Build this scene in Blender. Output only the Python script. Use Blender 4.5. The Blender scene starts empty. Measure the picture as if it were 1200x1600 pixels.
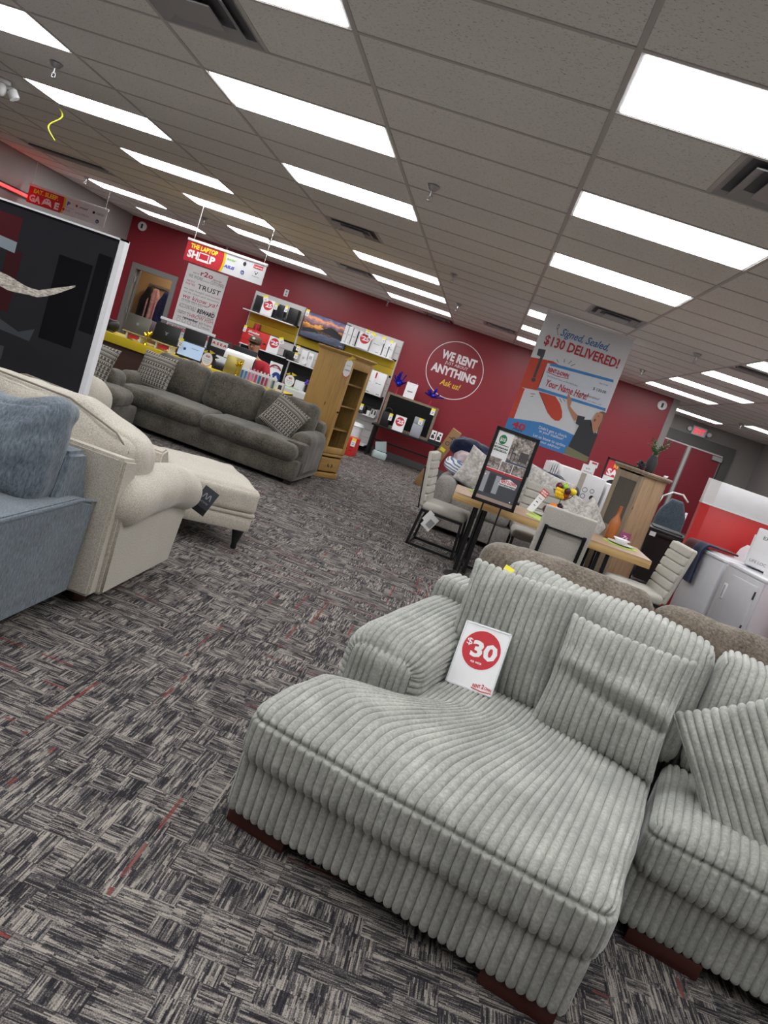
import bpy, bmesh, math, random
import numpy as np
from mathutils import Vector, Matrix, Euler, noise as mnoise
random.seed(7); PI = math.pi
sc = bpy.context.scene; COL = sc.collection
H = 2.95
# ---------------- camera ----------------
def cam_axes(yaw, pitch, roll):
    cy, sy, cp, sp = math.cos(yaw), math.sin(yaw), math.cos(pitch), math.sin(pitch)
    fwd = Vector((sy*cp, cy*cp, -sp)); right = Vector((cy, -sy, 0)); down = fwd.cross(right)
    cr, sr = math.cos(roll), math.sin(roll)
    return right*cr - down*sr, right*sr + down*cr, fwd
r_, d_, f_ = cam_axes(-.0774, .1620, .3342)
cam = bpy.data.cameras.new('camera'); co = bpy.data.objects.new('camera', cam); COL.objects.link(co)
cam.sensor_fit = 'HORIZONTAL'; cam.sensor_width = 36; cam.lens = 1221.3/1200*36; cam.clip_start = .05
m = Matrix.Identity(4)
for i in range(3):
    m[i][0] = r_[i]; m[i][1] = -d_[i]; m[i][2] = -f_[i]
CAM = Vector((1.134, -3.148, H-1.4177))
m.translation = CAM; co.matrix_world = m; sc.camera = co
# ---------------- world, exposure ----------------
w = bpy.data.worlds.new('world'); sc.world = w; w.use_nodes = True
w.node_tree.nodes['Background'].inputs[0].default_value = (.8, .85, .9, 1); w.node_tree.nodes['Background'].inputs[1].default_value = .25
sc.view_settings.view_transform = 'Standard'; sc.view_settings.look = 'None'
sc.view_settings.exposure = 0.12; sc.view_settings.gamma = 1; sc.view_settings.use_curve_mapping = False
LIGHT_STRENGTH = 9.8
# ---------------- materials ----------------
def hexc(c):
    if isinstance(c, str):
        c = c.lstrip('#'); v = [int(c[i:i+2], 16)/255 for i in (0, 2, 4)]
        return tuple(x/12.92 if x <= .04045 else ((x+.055)/1.055)**2.4 for x in v)+(1,)
    return tuple(c)+(1,)
MATS = {}
class NT:
    def __init__(s, name):
        s.m = bpy.data.materials.new(name); s.m.use_nodes = True; s.t = s.m.node_tree; s.n = s.t.nodes
        s.b = s.n['Principled BSDF']; s.l = s.t.links
    def new(s, typ, **kw):
        n = s.n.new(typ)
        for k, v in kw.items():
            if k.startswith('i_'):
                k = k[2:]; k = int(k) if k.isdigit() else k
                if hasattr(v, 'is_output') or isinstance(v, bpy.types.NodeSocket): s.l.new(v, n.inputs[k])
                else: n.inputs[k].default_value = v
            else: setattr(n, k, v)
        return n
    def math(s, op, a, b=0., c=None):
        n = s.n.new('ShaderNodeMath'); n.operation = op
        for i, v in enumerate((a, b) if c is None else (a, b, c)):
            if isinstance(v, bpy.types.NodeSocket): s.l.new(v, n.inputs[i])
            else: n.inputs[i].default_value = v
        return n.outputs[0]
    def mix(s, f, a, b):
        n = s.n.new('ShaderNodeMix'); n.data_type = 'RGBA'
        for i, v in ((0, f), (6, a), (7, b)):
            if isinstance(v, bpy.types.NodeSocket): s.l.new(v, n.inputs[i])
            else: n.inputs[i].default_value = v
        return n.outputs[2]
    def coord(s, kind='Object'): return s.new('ShaderNodeTexCoord').outputs[kind]
    def mapping(s, v, sc=(1, 1, 1), rot=(0, 0, 0), loc=(0, 0, 0)):
        n = s.new('ShaderNodeMapping'); s.l.new(v, n.inputs[0])
        n.inputs['Scale'].default_value = sc; n.inputs['Rotation'].default_value = rot; n.inputs['Location'].default_value = loc
        return n.outputs[0]
    def noise(s, v, scale, detail=2, rough=.5):
        n = s.new('ShaderNodeTexNoise'); s.l.new(v, n.inputs['Vector']); n.inputs['Scale'].default_value = scale
        n.inputs['Detail'].default_value = detail; n.inputs['Roughness'].default_value = rough
        return n.outputs['Fac']
    def ramp(s, f, stops):
        n = s.new('ShaderNodeValToRGB'); s.l.new(f, n.inputs[0]); e = n.color_ramp.elements
        while len(e) < len(stops): e.new(.5)
        for x, (p, c) in zip(e, stops): x.position = p; x.color = hexc(c)
        return n.outputs[0]
    def bump(s, h, st, dist=.01):
        n = s.new('ShaderNodeBump'); s.l.new(h, n.inputs['Height']); n.inputs['Strength'].default_value = st; n.inputs['Distance'].default_value = dist
        s.l.new(n.outputs[0], s.b.inputs['Normal'])
    def col(s, c): s.l.new(c, s.b.inputs['Base Color'])
def mat(name, c, rough=.6, metal=0, var=.0, spec=None, emit=None, coat=0):
    if name in MATS: return MATS[name]
    t = NT(name); c = hexc(c); t.b.inputs['Base Color'].default_value = c; t.b.inputs['Roughness'].default_value = rough
    t.b.inputs['Metallic'].default_value = metal; t.b.inputs['Coat Weight'].default_value = coat
    if spec is not None: t.b.inputs['Specular IOR Level'].default_value = spec
    if emit: t.b.inputs['Emission Color'].default_value = c; t.b.inputs['Emission Strength'].default_value = emit
    v = t.coord(); n = t.noise(v, 9, 3)
    if not emit:
        k = max(var, .06)
        lo = tuple(x*(1-k) for x in c[:3])+(1,); hi = tuple(min(1, x*(1+k)) for x in c[:3])+(1,)
        t.col(t.mix(n, lo, hi))
    MATS[name] = t.m; return t.m
def fabric(name, dark, light, scale=90, bump=.5, big=5, bigamt=.35, rough=.95, stretch=(1, 1, 1), dist=.002):
    if name in MATS: return MATS[name]
    t = NT(name); v = t.coord(); vm = t.mapping(v, stretch)
    f = t.noise(vm, scale, 3, .7); g = t.noise(v, big, 4, .6)
    f2 = t.math('ADD', t.math('MULTIPLY', t.math('SUBTRACT', f, .5), 1.6), t.math('ADD', .5, t.math('MULTIPLY', t.math('SUBTRACT', g, .5), bigamt*2)))
    t.col(t.ramp(f2, [(.15, dark), (.85, light)])); t.b.inputs['Roughness'].default_value = rough
    t.b.inputs['Sheen Weight'].default_value = .25; t.b.inputs['Sheen Roughness'].default_value = .5
    t.b.inputs['Specular IOR Level'].default_value = .15
    t.bump(f, bump, dist); MATS[name] = t.m; return t.m
def wood(name, dark, light, axis=(1, 1, 6), scale=2.2, rough=.5, knots=True, planks=0):
    if name in MATS: return MATS[name]
    t = NT(name); v = t.coord(); inv = tuple(12./a if a > 1 else 12. for a in axis)
    g = t.noise(t.mapping(v, tuple(1. if a > 1 else 14. for a in axis)), scale*1.6, 6, .65)
    big = t.noise(t.mapping(v, tuple(.6 if a > 1 else 3. for a in axis)), scale, 2)
    f = t.math('ADD', t.math('MULTIPLY', g, .7), t.math('MULTIPLY', big, .3))
    c = t.ramp(f, [(.3, dark), (.52, light), (.72, light)])
    if knots:
        vo = t.new('ShaderNodeTexVoronoi'); t.l.new(t.mapping(v, tuple(1.3 if a > 1 else 3. for a in axis)), vo.inputs['Vector']); vo.inputs['Scale'].default_value = 2.1
        k = t.ramp(vo.outputs['Distance'], [(.03, (0, 0, 0)), (.1, (1, 1, 1))])
        c = t.mix(k, hexc(tuple(x*.35 for x in hexc(dark)[:3])), c)
    t.col(c); t.b.inputs['Roughness'].default_value = rough; t.bump(g, .15, .001); MATS[name] = t.m; return t.m
# ---------------- mesh helpers ----------------
def link(name, me, parent=None, loc=None, rot=None):
    o = bpy.data.objects.new(name, me); COL.objects.link(o)
    if parent is not None: o.parent = parent
    if loc is not None: o.location = loc
    if rot is not None: o.rotation_euler = rot
    return o
def mesh(name, V, F, m, smooth=False):
    me = bpy.data.meshes.new(name)
    if isinstance(F, np.ndarray) and len(F):
        V = np.asarray(V, dtype=np.float32); n, k = F.shape
        me.vertices.add(len(V)); me.vertices.foreach_set('co', V.ravel()); me.loops.add(n*k); me.loops.foreach_set('vertex_index', F.ravel().astype(np.int32))
        me.polygons.add(n); me.polygons.foreach_set('loop_start', np.arange(0, n*k, k, dtype=np.int32)); me.update(calc_edges=True); me.validate()
    else: me.from_pydata([tuple(v) for v in V], [], [tuple(int(i) for i in f) for f in F])
    if m: me.materials.append(m)
    if smooth: me.shade_smooth()
    me.update(); return me
class MB:
    def __init__(s): s.bm = bmesh.new()
    def box(s, a, b, bev=0, rot=None, piv=None, seg=2):
        c = [(a[i]+b[i])/2 for i in range(3)]; d = [abs(b[i]-a[i]) for i in range(3)]
        M4 = Matrix.Translation(c) @ Matrix.Diagonal((*d, 1))
        r = bmesh.ops.create_cube(s.bm, size=1, matrix=M4); vs = r['verts']
        if bev:
            es = list({e for v in vs for e in v.link_edges})
            q = bmesh.ops.bevel(s.bm, geom=es, offset=min(bev, min(d)*.49), segments=seg, affect='EDGES', profile=.5)
            vs = list({v for f in q['faces'] for v in f.verts} | {v for v in vs if v.is_valid})
        if rot is not None:
            p = Vector(piv if piv is not None else c); R = Euler(rot).to_matrix()
            for v in vs: v.co = R @ (v.co-p)+p
        return s
    def cyl(s, p0, p1, r, r2=None, seg=12, cap=True):
        p0, p1 = Vector(p0), Vector(p1); d = p1-p0
        q = d.to_track_quat('Z', 'Y').to_matrix().to_4x4(); q.translation = (p0+p1)/2
        bmesh.ops.create_cone(s.bm, cap_ends=cap, segments=seg, radius1=r, radius2=r if r2 is None else r2, depth=max(d.length, 1e-6), matrix=q)
        return s
    def tube(s, pts, r, seg=8):
        for a, b in zip(pts, pts[1:]): s.cyl(a, b, r, seg=seg)
        for a in pts[1:-1]: s.ball(a, r, 6)
        return s
    def bar(s, pts, w, h=None):
        h = h or w
        for a, b in zip(pts, pts[1:]):
            a, b = Vector(a), Vector(b); d = (b-a).normalized()
            L = (b-a).length+w*.98; q = d.to_track_quat('Z', 'Y').to_matrix().to_4x4(); q.translation = (a+b)/2
            bmesh.ops.create_cube(s.bm, size=1, matrix=q @ Matrix.Diagonal((w, h, L, 1)))
        return s
    def ball(s, c, r, seg=12, sc3=(1, 1, 1)):
        bmesh.ops.create_uvsphere(s.bm, u_segments=seg, v_segments=max(4, seg*2//3), radius=r, matrix=Matrix.Translation(c) @ Matrix.Diagonal((*sc3, 1))); return s
    def lathe(s, prof, c=(0, 0, 0), seg=20):
        rings = []
        for r, z in prof:
            rings.append([s.bm.verts.new((c[0]+r*math.cos(2*PI*i/seg), c[1]+r*math.sin(2*PI*i/seg), c[2]+z)) for i in range(seg)])
        for a, b in zip(rings, rings[1:]):
            for i in range(seg): s.bm.faces.new((a[i], a[(i+1) % seg], b[(i+1) % seg], b[i]))
        if prof[0][0] > 1e-4: s.bm.faces.new(rings[0][::-1])
        if prof[-1][0] > 1e-4: s.bm.faces.new(rings[-1])
        return s
    def prism(s, pts, y0, y1, axis='y'):
        """polygon pts in (x,z), extruded along y (or pts in (y,z) along x, or (x,y) along z)"""
        f = {'y': lambda p, t: (p[0], t, p[1]), 'x': lambda p, t: (t, p[0], p[1]), 'z': lambda p, t: (p[0], p[1], t)}[axis]
        a = [s.bm.verts.new(f(p, y0)) for p in pts]; b = [s.bm.verts.new(f(p, y1)) for p in pts]; n = len(pts)
        fs = [s.bm.faces.new(a), s.bm.faces.new(b[::-1])]
        for i in range(n): s.bm.faces.new((a[i], b[i], b[(i+1) % n], a[(i+1) % n]))
        return s
    def make(s, name, m, parent=None, smooth=False, loc=None, rot=None, label=None, ang=None):
        bmesh.ops.recalc_face_normals(s.bm, faces=s.bm.faces)
        me = bpy.data.meshes.new(name); s.bm.to_mesh(me); s.bm.free()
        me.materials.append(m)
        if smooth or ang:
            me.shade_smooth()
            if not smooth: me.set_sharp_from_angle(angle=math.radians(ang))
        o = link(name, me, parent, loc, rot)
        if label: o['label'] = label
        return o
def tag(o, label, cat, group=None, kind=None):
    o['label'] = label; o['category'] = cat
    if group: o['group'] = group
    if kind: o['kind'] = kind
    return o
def thing(name, label, cat, loc=(0, 0, 0), rz=0, group=None, rot=None):
    o = bpy.data.objects.new(name, None); COL.objects.link(o); o.location = loc
    o.rotation_euler = rot if rot else (0, 0, rz); o.empty_display_size = .1
    return tag(o, label, cat, group)
def struct(o): o['kind'] = 'structure'; return o
def bx(name, a, b, m, parent=None, bev=0, rot=None, piv=None, label=None):
    return MB().box(a, b, bev, rot, piv).make(name, m, parent, ang=40 if bev else None, label=label)
def cy(name, p0, p1, r, m, parent=None, r2=None, seg=16, label=None):
    return MB().cyl(p0, p1, r, r2, seg).make(name, m, parent, ang=50, label=label)
# rounded box as a surface lattice; returns points, normals, quads
def lattice(size, r, n, ends=.0, axes=None, raw=False):
    hx = [q/2 for q in size]; ax = []; n = list(n)
    for k in range(3):
        if axes and axes[k] is not None: a = np.array(axes[k]); n[k] = len(a)-1; ax.append(a); continue
        t = np.linspace(-1, 1, n[k]+1); t = (1-ends)*t+ends*np.sin(t*PI/2); ax.append(t*hx[k])
    K = []; Q = []; off = 0
    def face(a, b, fix, val, flip):
        nonlocal off
        A, B = np.meshgrid(np.arange(n[a]+1), np.arange(n[b]+1), indexing='ij'); ijk = np.zeros((A.size, 3), int)
        ijk[:, a] = A.ravel(); ijk[:, b] = B.ravel(); ijk[:, fix] = val; K.append(ijk)
        w_ = n[b]+1; I, J = np.meshgrid(np.arange(n[a]), np.arange(n[b]), indexing='ij'); I = I.ravel(); J = J.ravel()
        q = np.stack([I*w_+J, (I+1)*w_+J, (I+1)*w_+J+1, I*w_+J+1], 1)+off; Q.append(q[:, ::-1] if flip else q); off += A.size
    face(0, 1, 2, n[2], False); face(0, 1, 2, 0, True); face(0, 2, 1, 0, False); face(0, 2, 1, n[1], True); face(1, 2, 0, 0, True); face(1, 2, 0, n[0], False)
    K = np.concatenate(K); Q = np.concatenate(Q); key = (K[:, 0]*100003+K[:, 1])*10007+K[:, 2]
    u, first, invr = np.unique(key, return_index=True, return_inverse=True); K = K[first]; F = invr.ravel()[Q]
    P = np.stack([ax[0][K[:, 0]], ax[1][K[:, 1]], ax[2][K[:, 2]]], 1); h = np.array(hx); r = min(r, *(h*.98)); inner = h-r
    c = np.clip(P, -inner, inner); d = P-c; L = np.linalg.norm(d, axis=1, keepdims=True); N = d/np.maximum(L, 1e-9)
    return (c+N*r, N, F, P) if raw else (c+N*r, N, F)
def ribaxis(lo, hi, p, k=8):
    """sample positions aligned to ribs of pitch p between lo and hi"""
    out = [lo, hi]; off = [(1-math.cos(PI*i/k))/2 for i in range(k)]
    a = math.floor(lo/p)
    while a*p < hi:
        for o in off:
            x = (a+o)*p
            if lo < x < hi: out.append(x)
        a += 1
    return np.array(sorted(set(round(v, 6) for v in out)))
def nz3(P, sc, seed=0.):
    return np.array([mnoise.noise(Vector((p[0]*sc+seed, p[1]*sc+seed*1.7, p[2]*sc))) for p in P])
def cushion(name, c, size, m, parent, r=.05, crown=.03, rot=(0, 0, 0), n=(28, 28, 12), wr=.006, seed=0, axis=2, seam=True, label=None, sag=0, fn=None):
    """soft box cushion, puffed on faces along 'axis'"""
    P, N, F = lattice(size, r, n, .35); h = np.array(size)/2
    q = P/h; o = [k for k in range(3) if k != axis]
    bul = (1-np.clip(np.abs(q[:, o[0]]), 0, 1)**2.5)*(1-np.clip(np.abs(q[:, o[1]]), 0, 1)**2.5)
    P[:, axis] += np.sign(P[:, axis])*crown*bul*np.minimum(1, np.abs(q[:, axis])*1.2)
    for k in o:
        kk = [j for j in range(3) if j != k and j != axis][0]
        P[:, k] += np.sign(P[:, k])*crown*.35*(1-q[:, kk]**2)*np.abs(q[:, k])**6*(1-.5*q[:, axis]**2)
    P += N*(nz3(P, 4.5, seed)*wr*1.6+nz3(P, 13, seed+5)*wr*.6)[:, None]
    if seam:
        e = np.abs(np.abs(q[:, axis])-.86); near = (np.abs(N[:, axis]) < .8)
        P -= N*(near*.006*np.exp(-(e/.05)**2))[:, None]
    if fn is not None: P = fn(P)
    me = mesh(name, P, F, m, True); ob = link(name, me, parent, c, rot)
    if label: ob['label'] = label
    return ob
def pillow_mesh(name, w, h, T, m, n=36, wr=.012, seed=0, concave=.08, ribs=None, fold=None):
    t = np.linspace(-1, 1, n+1); nb = n
    ta = t if not ribs else ribaxis(-w/2, w/2, ribs)/(w/2); na = len(ta)-1
    V = []; F = []
    A, B = np.meshgrid(ta, t, indexing='ij')
    th = T*np.sqrt(np.clip(1-np.abs(A)**3, 0, 1))**.9*np.sqrt(np.clip(1-np.abs(B)**3, 0, 1))**.9
    X = A*w/2*(1-concave*(1-B**2)*np.abs(A)); Z = B*h/2*(1-concave*(1-A**2)*np.abs(B))
    Z0 = Z.copy()
    for sgn in (-1, 1):
        D = np.array([mnoise.noise(Vector((a*1.6+seed, b*1.6, sgn+seed)))*wr+mnoise.noise(Vector((a*4+seed, b*4, sgn*3)))*wr*.35 for a, b in zip(A.ravel(), B.ravel())]).reshape(A.shape)
        Y = sgn*th+D*np.clip(th/T*2, 0, 1)
        if ribs:
            rb = np.sqrt(np.clip(1-(2*((A*w/2/ribs) % 1)-1)**2, 0, 1))*ribs*.55; rb[(0, -1), :] = 0
            Y = Y+sgn*(rb-ribs*.3); Z = Z0+np.sign(B)*rb*.8*np.abs(B)**14
        if fold: Y = Y+(fold(A, B)*np.clip(th/T*2, 0, 1) if sgn < 0 else 0)
        V.append(np.stack([X, Y, Z], -1).reshape(-1, 3))
    off = (na+1)*(nb+1); V = np.concatenate(V)
    W = nb+1
    edge = lambda i, j: i in (0, na) or j in (0, nb)
    remap = np.arange(2*off)
    for i in range(na+1):
        for j in range(nb+1):
            if edge(i, j):
                k = i*W+j; V[k] = (V[k]+V[k+off])/2; remap[k+off] = k
    for i in range(na):
        for j in range(nb):
            a, b, c, d = i*W+j, (i+1)*W+j, (i+1)*W+j+1, i*W+j+1
            F.append((a, b, c, d)); F.append(tuple(remap[[x+off for x in (d, c, b, a)]]))
    return mesh(name, V, F, m, True)
def pillow(name, label, w, h, T, m, loc, rot, group=None, **kw):
    o = link(name, pillow_mesh(name, w, h, T, m, **kw), None, loc, rot); return tag(o, label, 'pillow', group)
# ---------------- flat print helpers (local x right, z up, facing -y) ----------------
def glyphs(s, bold=0., res=3, shear=0.):
    cu = bpy.data.curves.new('t', 'FONT'); cu.body = s; cu.size = 1; cu.offset = bold; cu.resolution_u = res; cu.shear = shear; cu.fill_mode = 'FRONT'
    o = bpy.data.objects.new('t', cu); COL.objects.link(o); bpy.context.view_layer.update()
    me = bpy.data.meshes.new_from_object(o); V = np.array([v.co[:] for v in me.vertices]).reshape(-1, 3); F = [tuple(p.vertices) for p in me.polygons]
    bpy.data.objects.remove(o); bpy.data.curves.remove(cu); bpy.data.meshes.remove(me)
    return V, F
GC = {}
def lettering(parent, items, m, y=-.001, name='lettering', label=None):
    """items: (text, x0, x1, z0, height, [opts dict]) fitted into x0..x1 with cap height"""
    V = []; F = []
    for it in items:
        s, x0, x1, z0, hh = it[:5]; op = it[5] if len(it) > 5 else {}
        k = (s, op.get('bold', .0), op.get('shear', 0.), op.get('res', 2))
        if k not in GC: GC[k] = glyphs(s, k[1], k[3], k[2])
        g, f = GC[k]
        if len(g) == 0: continue
        g = g.copy(); mn, mx = g[:, 0].min(), g[:, 0].max()
        sx = (x1-x0)/max(mx-mn, 1e-6); capz = .73
        q = np.zeros_like(g); q[:, 0] = x0+(g[:, 0]-mn)*sx; q[:, 2] = z0+g[:, 1]*hh/capz; q[:, 1] = y
        a = op.get('rot', 0.)
        if a:
            cx, cz = (x0+x1)/2, z0+hh/2; dx, dz = q[:, 0]-cx, q[:, 2]-cz
            q[:, 0] = cx+dx*math.cos(a)-dz*math.sin(a); q[:, 2] = cz+dx*math.sin(a)+dz*math.cos(a)
        o = len(V); V += [tuple(v) for v in q]; F += [tuple(i+o for i in ff) for ff in f]
    ob = link(name, mesh(name, V, F, m), parent)
    if label: ob['label'] = label
    return ob
def flat(name, polys, m, parent, y=-.001, label=None):
    """flat printed shapes; polys = lists of (x,z)"""
    b = MB()
    for i_, p in enumerate(polys):
        vs = [b.bm.verts.new((x, y-i_*.0003*(len(polys) < 12), z)) for x, z in p]
        if len(vs) > 2: b.bm.faces.new(vs)
    bmesh.ops.triangulate(b.bm, faces=b.bm.faces)
    me = bpy.data.meshes.new(name)
    for f in b.bm.faces:
        f.normal_update()
        if f.normal.y > 0: f.normal_flip()
    b.bm.to_mesh(me); b.bm.free(); me.materials.append(m); o = link(name, me, parent)
    if label: o['label'] = label
    return o
def disc(cx, cz, r, n=32, rz=None): return [(cx+r*math.cos(2*PI*i/n), cz+(rz or r)*math.sin(2*PI*i/n)) for i in range(n)]
def ringp(cx, cz, r, w_, n=48, rz=None, a0=0, a1=2*PI):
    q = (rz or r)/r; out = []
    for i in range(n):
        a, b = a0+(a1-a0)*i/n, a0+(a1-a0)*(i+1)/n
        out.append([(cx+r*math.cos(a), cz+q*r*math.sin(a)), (cx+r*math.cos(b), cz+q*r*math.sin(b)), (cx+(r-w_)*math.cos(b), cz+q*(r-w_)*math.sin(b)), (cx+(r-w_)*math.cos(a), cz+q*(r-w_)*math.sin(a))])
    return out
def rect(x0, z0, x1, z1): return [(x0, z0), (x1, z0), (x1, z1), (x0, z1)]
def stroke(pts, w_):
    out = []
    for (a, b), (c, d) in zip(pts, pts[1:]):
        L = math.hypot(c-a, d-b) or 1; nx, nz = -(d-b)/L*w_/2, (c-a)/L*w_/2
        out.append([(a+nx, b+nz), (a-nx, b-nz), (c-nx, d-nz), (c+nx, d+nz)])
    return out
# ================= SETTING =================
def sm(x, a, b): t = np.clip((x-a)/(b-a), 0, 1); return t*t*(3-2*t)
def carpet_mat():
    t = NT('carpet'); N = 1/.53
    geo = t.new('ShaderNodeNewGeometry').outputs['Position']
    sep = t.new('ShaderNodeSeparateXYZ'); t.l.new(geo, sep.inputs[0])
    X = t.math('MULTIPLY', t.math('SUBTRACT', sep.outputs[0], .5), N); Y = t.math('MULTIPLY', t.math('ADD', sep.outputs[1], .78), N)
    fx, fy = t.math('FLOOR', X), t.math('FLOOR', Y)
    def comb(a, b, c=0.):
        n = t.new('ShaderNodeCombineXYZ')
        for i, v in enumerate((a, b, c)):
            if isinstance(v, bpy.types.NodeSocket): t.l.new(v, n.inputs[i])
            else: n.inputs[i].default_value = v
        return n.outputs[0]
    def wn(v, out='Value'):
        n = t.new('ShaderNodeTexWhiteNoise'); n.noise_dimensions = '3D'; t.l.new(v, n.inputs[0]); return n.outputs[out]
    rid = wn(comb(fx, fy, 3.))
    sw = t.math('GREATER_THAN', rid, .5); un = t.math('SUBTRACT', 1., sw)
    u, v = t.math('SUBTRACT', X, fx), t.math('SUBTRACT', Y, fy)
    a = t.math('ADD', t.math('MULTIPLY', u, sw), t.math('MULTIPLY', v, un)); b = t.math('ADD', t.math('MULTIPLY', v, sw), t.math('MULTIPLY', u, un))
    def layer(na, nb, seed):
        r = t.math('FLOOR', t.math('MULTIPLY', a, na)); h = wn(comb(r, t.math('MULTIPLY', rid, 91.), seed))
        c = t.math('FLOOR', t.math('ADD', t.math('MULTIPLY', b, nb), t.math('MULTIPLY', h, 7.)))
        return wn(comb(r, c, t.math('ADD', t.math('MULTIPLY', rid, 57.), seed)))
    c1 = layer(7., 4., 11.)
    flip = t.math('GREATER_THAN', c1, .62); nf = t.math('SUBTRACT', 1., flip)
    acr = t.math('ADD', t.math('MULTIPLY', a, nf), t.math('MULTIPLY', b, flip)); alo = t.math('ADD', t.math('MULTIPLY', b, nf), t.math('MULTIPLY', a, flip))
    def lines(n, m, seed):
        r = t.math('FLOOR', t.math('MULTIPLY', acr, n)); h = wn(comb(r, c1, seed))
        return wn(comb(r, t.math('FLOOR', t.math('ADD', t.math('MULTIPLY', alo, m), t.math('MULTIPLY', h, 9.))), t.math('ADD', t.math('MULTIPLY', rid, 31.), seed)))
    l1, l2 = lines(64., 4., 2.), lines(140., 9., 5.)
    c2 = layer(11., 6., 23.)
    val = t.math('ADD', t.math('ADD', t.math('MULTIPLY', l1, .32), t.math('MULTIPLY', l2, .5)), t.math('MULTIPLY', c2, .2))
    fine = t.noise(geo, 260, 2, .7)
    val = t.math('ADD', val, t.math('MULTIPLY', t.math('SUBTRACT', fine, .5), 1.0))
    col = t.ramp(val, [(.2, '#272528'), (.42, '#403d40'), (.6, '#6c6764'), (.84, '#9f978e')])
    rr = t.math('FLOOR', t.math('MULTIPLY', a, 44.)); rh = wn(comb(rr, t.math('MULTIPLY', rid, 77.), 8.))
    red = t.math('MULTIPLY', t.math('GREATER_THAN', rh, .976), t.math('GREATER_THAN', t.noise(comb(t.math('MULTIPLY', rr, 5.), t.math('MULTIPLY', b, 3.), rid), 1., 1), .47))
    red = t.math('MULTIPLY', red, t.math('ADD', .35, t.math('MULTIPLY', l2, .6)))
    col = t.mix(red, col, hexc('#7c3a35'))
    e = t.math('MINIMUM', t.math('MINIMUM', u, v), t.math('MINIMUM', t.math('SUBTRACT', 1., u), t.math('SUBTRACT', 1., v)))
    t.col(col); t.b.inputs['Roughness'].default_value = 1; t.b.inputs['Specular IOR Level'].default_value = .1
    loops = t.noise(t.mapping(geo, (1, 1, 1)), 320, 1)
    t.bump(t.math('ADD', t.math('MULTIPLY', loops, .7), t.math('MULTIPLY', l2, .6)), .7, .003)
    return t.m
M_carpet = carpet_mat()
def ceil_mat():
    t = NT('ceiling tile'); v = t.new('ShaderNodeNewGeometry').outputs['Position']
    a = t.noise(t.mapping(v, (1, 2.2, 1)), 60, 3, .8); b = t.noise(v, 210, 1)
    pit = t.ramp(a, [(.33, (0, 0, 0)), (.41, (1, 1, 1))])
    big = t.noise(v, 1.2, 3); base = t.mix(big, hexc('#ece8e3'), hexc('#f6f3ee'))
    t.col(t.mix(pit, hexc('#8f8a85'), base)); t.b.inputs['Roughness'].default_value = .95; t.b.inputs['Specular IOR Level'].default_value = .1
    t.bump(t.math('ADD', t.math('MULTIPLY', pit, .6), t.math('MULTIPLY', b, .3)), .6, .002); return t.m
M_ceil = ceil_mat()
def wall_mat(name, c, rough=.45):
    t = NT(name); v = t.coord(); n = t.noise(v, 1.3, 4, .6); c = hexc(c)
    t.col(t.mix(n, tuple(x*.9 for x in c[:3])+(1,), tuple(min(1, x*1.1) for x in c[:3])+(1,)))
    t.b.inputs['Roughness'].default_value = rough; t.bump(t.noise(v, 120, 3), .12, .001); return t.m
M_red = wall_mat('red wall paint', '#8e2430', .38); M_gray = wall_mat('grey wall paint', '#948f8c', .55)
M_base = mat('grey baseboard', '#5c5d5e', .5); M_grid = mat('ceiling grid', '#c4bfbb', .5); M_white = mat('white plastic', '#e9e9ea', .4)
M_black = mat('black', '#17181a', .45); M_blackm = mat('black metal', '#1c1c1e', .35, .3); M_dk = mat('dark grey plastic', '#2c2e33', .5)
M_steel = mat('steel', '#b8babc', .3, .9); M_yel = mat('bright yellow', '#d9bd23', .5); M_tagy = mat('tag yellow', '#efe23a', .6)
M_paper = mat('paper white', '#f0eff0', .7); M_r = mat('sign red', '#c62936', .5); M_r2 = mat('bright red', '#d3302c', .5)
M_txt = mat('print black', '#26262a', .6); M_blue = mat('print blue', '#3f84c6', .6); M_nav = mat('print navy', '#22408c', .6)
XL, XR, YB, YD = -6.95, 7.62, 12.7, 16.4; CW, CR = 1.2192, .6096; Y0 = -4.2
# floor : carpet tiles, nearest 300 single, the rest joined
T = .53; fl = bx('floor', (XL-.1, Y0, -.08), (XR+.1, YD+.1, -.004), mat('subfloor', '#3a3838', .9)); struct(fl)
tb = MB().box((.0008, .0008, -.004), (T-.0008, T-.0008, 0)); tile_me = None; cells = []
for i in range(int((XL-.5)/T)-1, int((XR-.5)/T)+1):
    for j in range(int((Y0+.78)/T), int((YD+.78)/T)+1):
        x, y = .5+i*T, -.78+j*T
        if x < XL-.01 or x+T > XR+.3: continue
        dx, dy = x+T/2-CAM.x, y+T/2-CAM.y
        front = dy > .8 and abs(dx+.08*dy) < .62*dy+.6
        cells.append((0 if front else 1, dx*dx+dy*dy, x, y))
cells.sort(); near, far = cells[:300], cells[300:]
for k, (_, _, x, y) in enumerate(near):
    if k == 0: o = tb.make('carpet_tile', M_carpet, fl); tile_me = o.data
    else: o = link('carpet_tile', tile_me, fl)
    o.location = (x, y, 0)
b = MB()
for (_, _, x, y) in far: b.box((x+.0008, y+.0008, -.004), (x+T-.0008, y+T-.0008, 0))
o = b.make('carpet_tiles_far', M_carpet, fl); o['kind'] = 'stuff'
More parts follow.
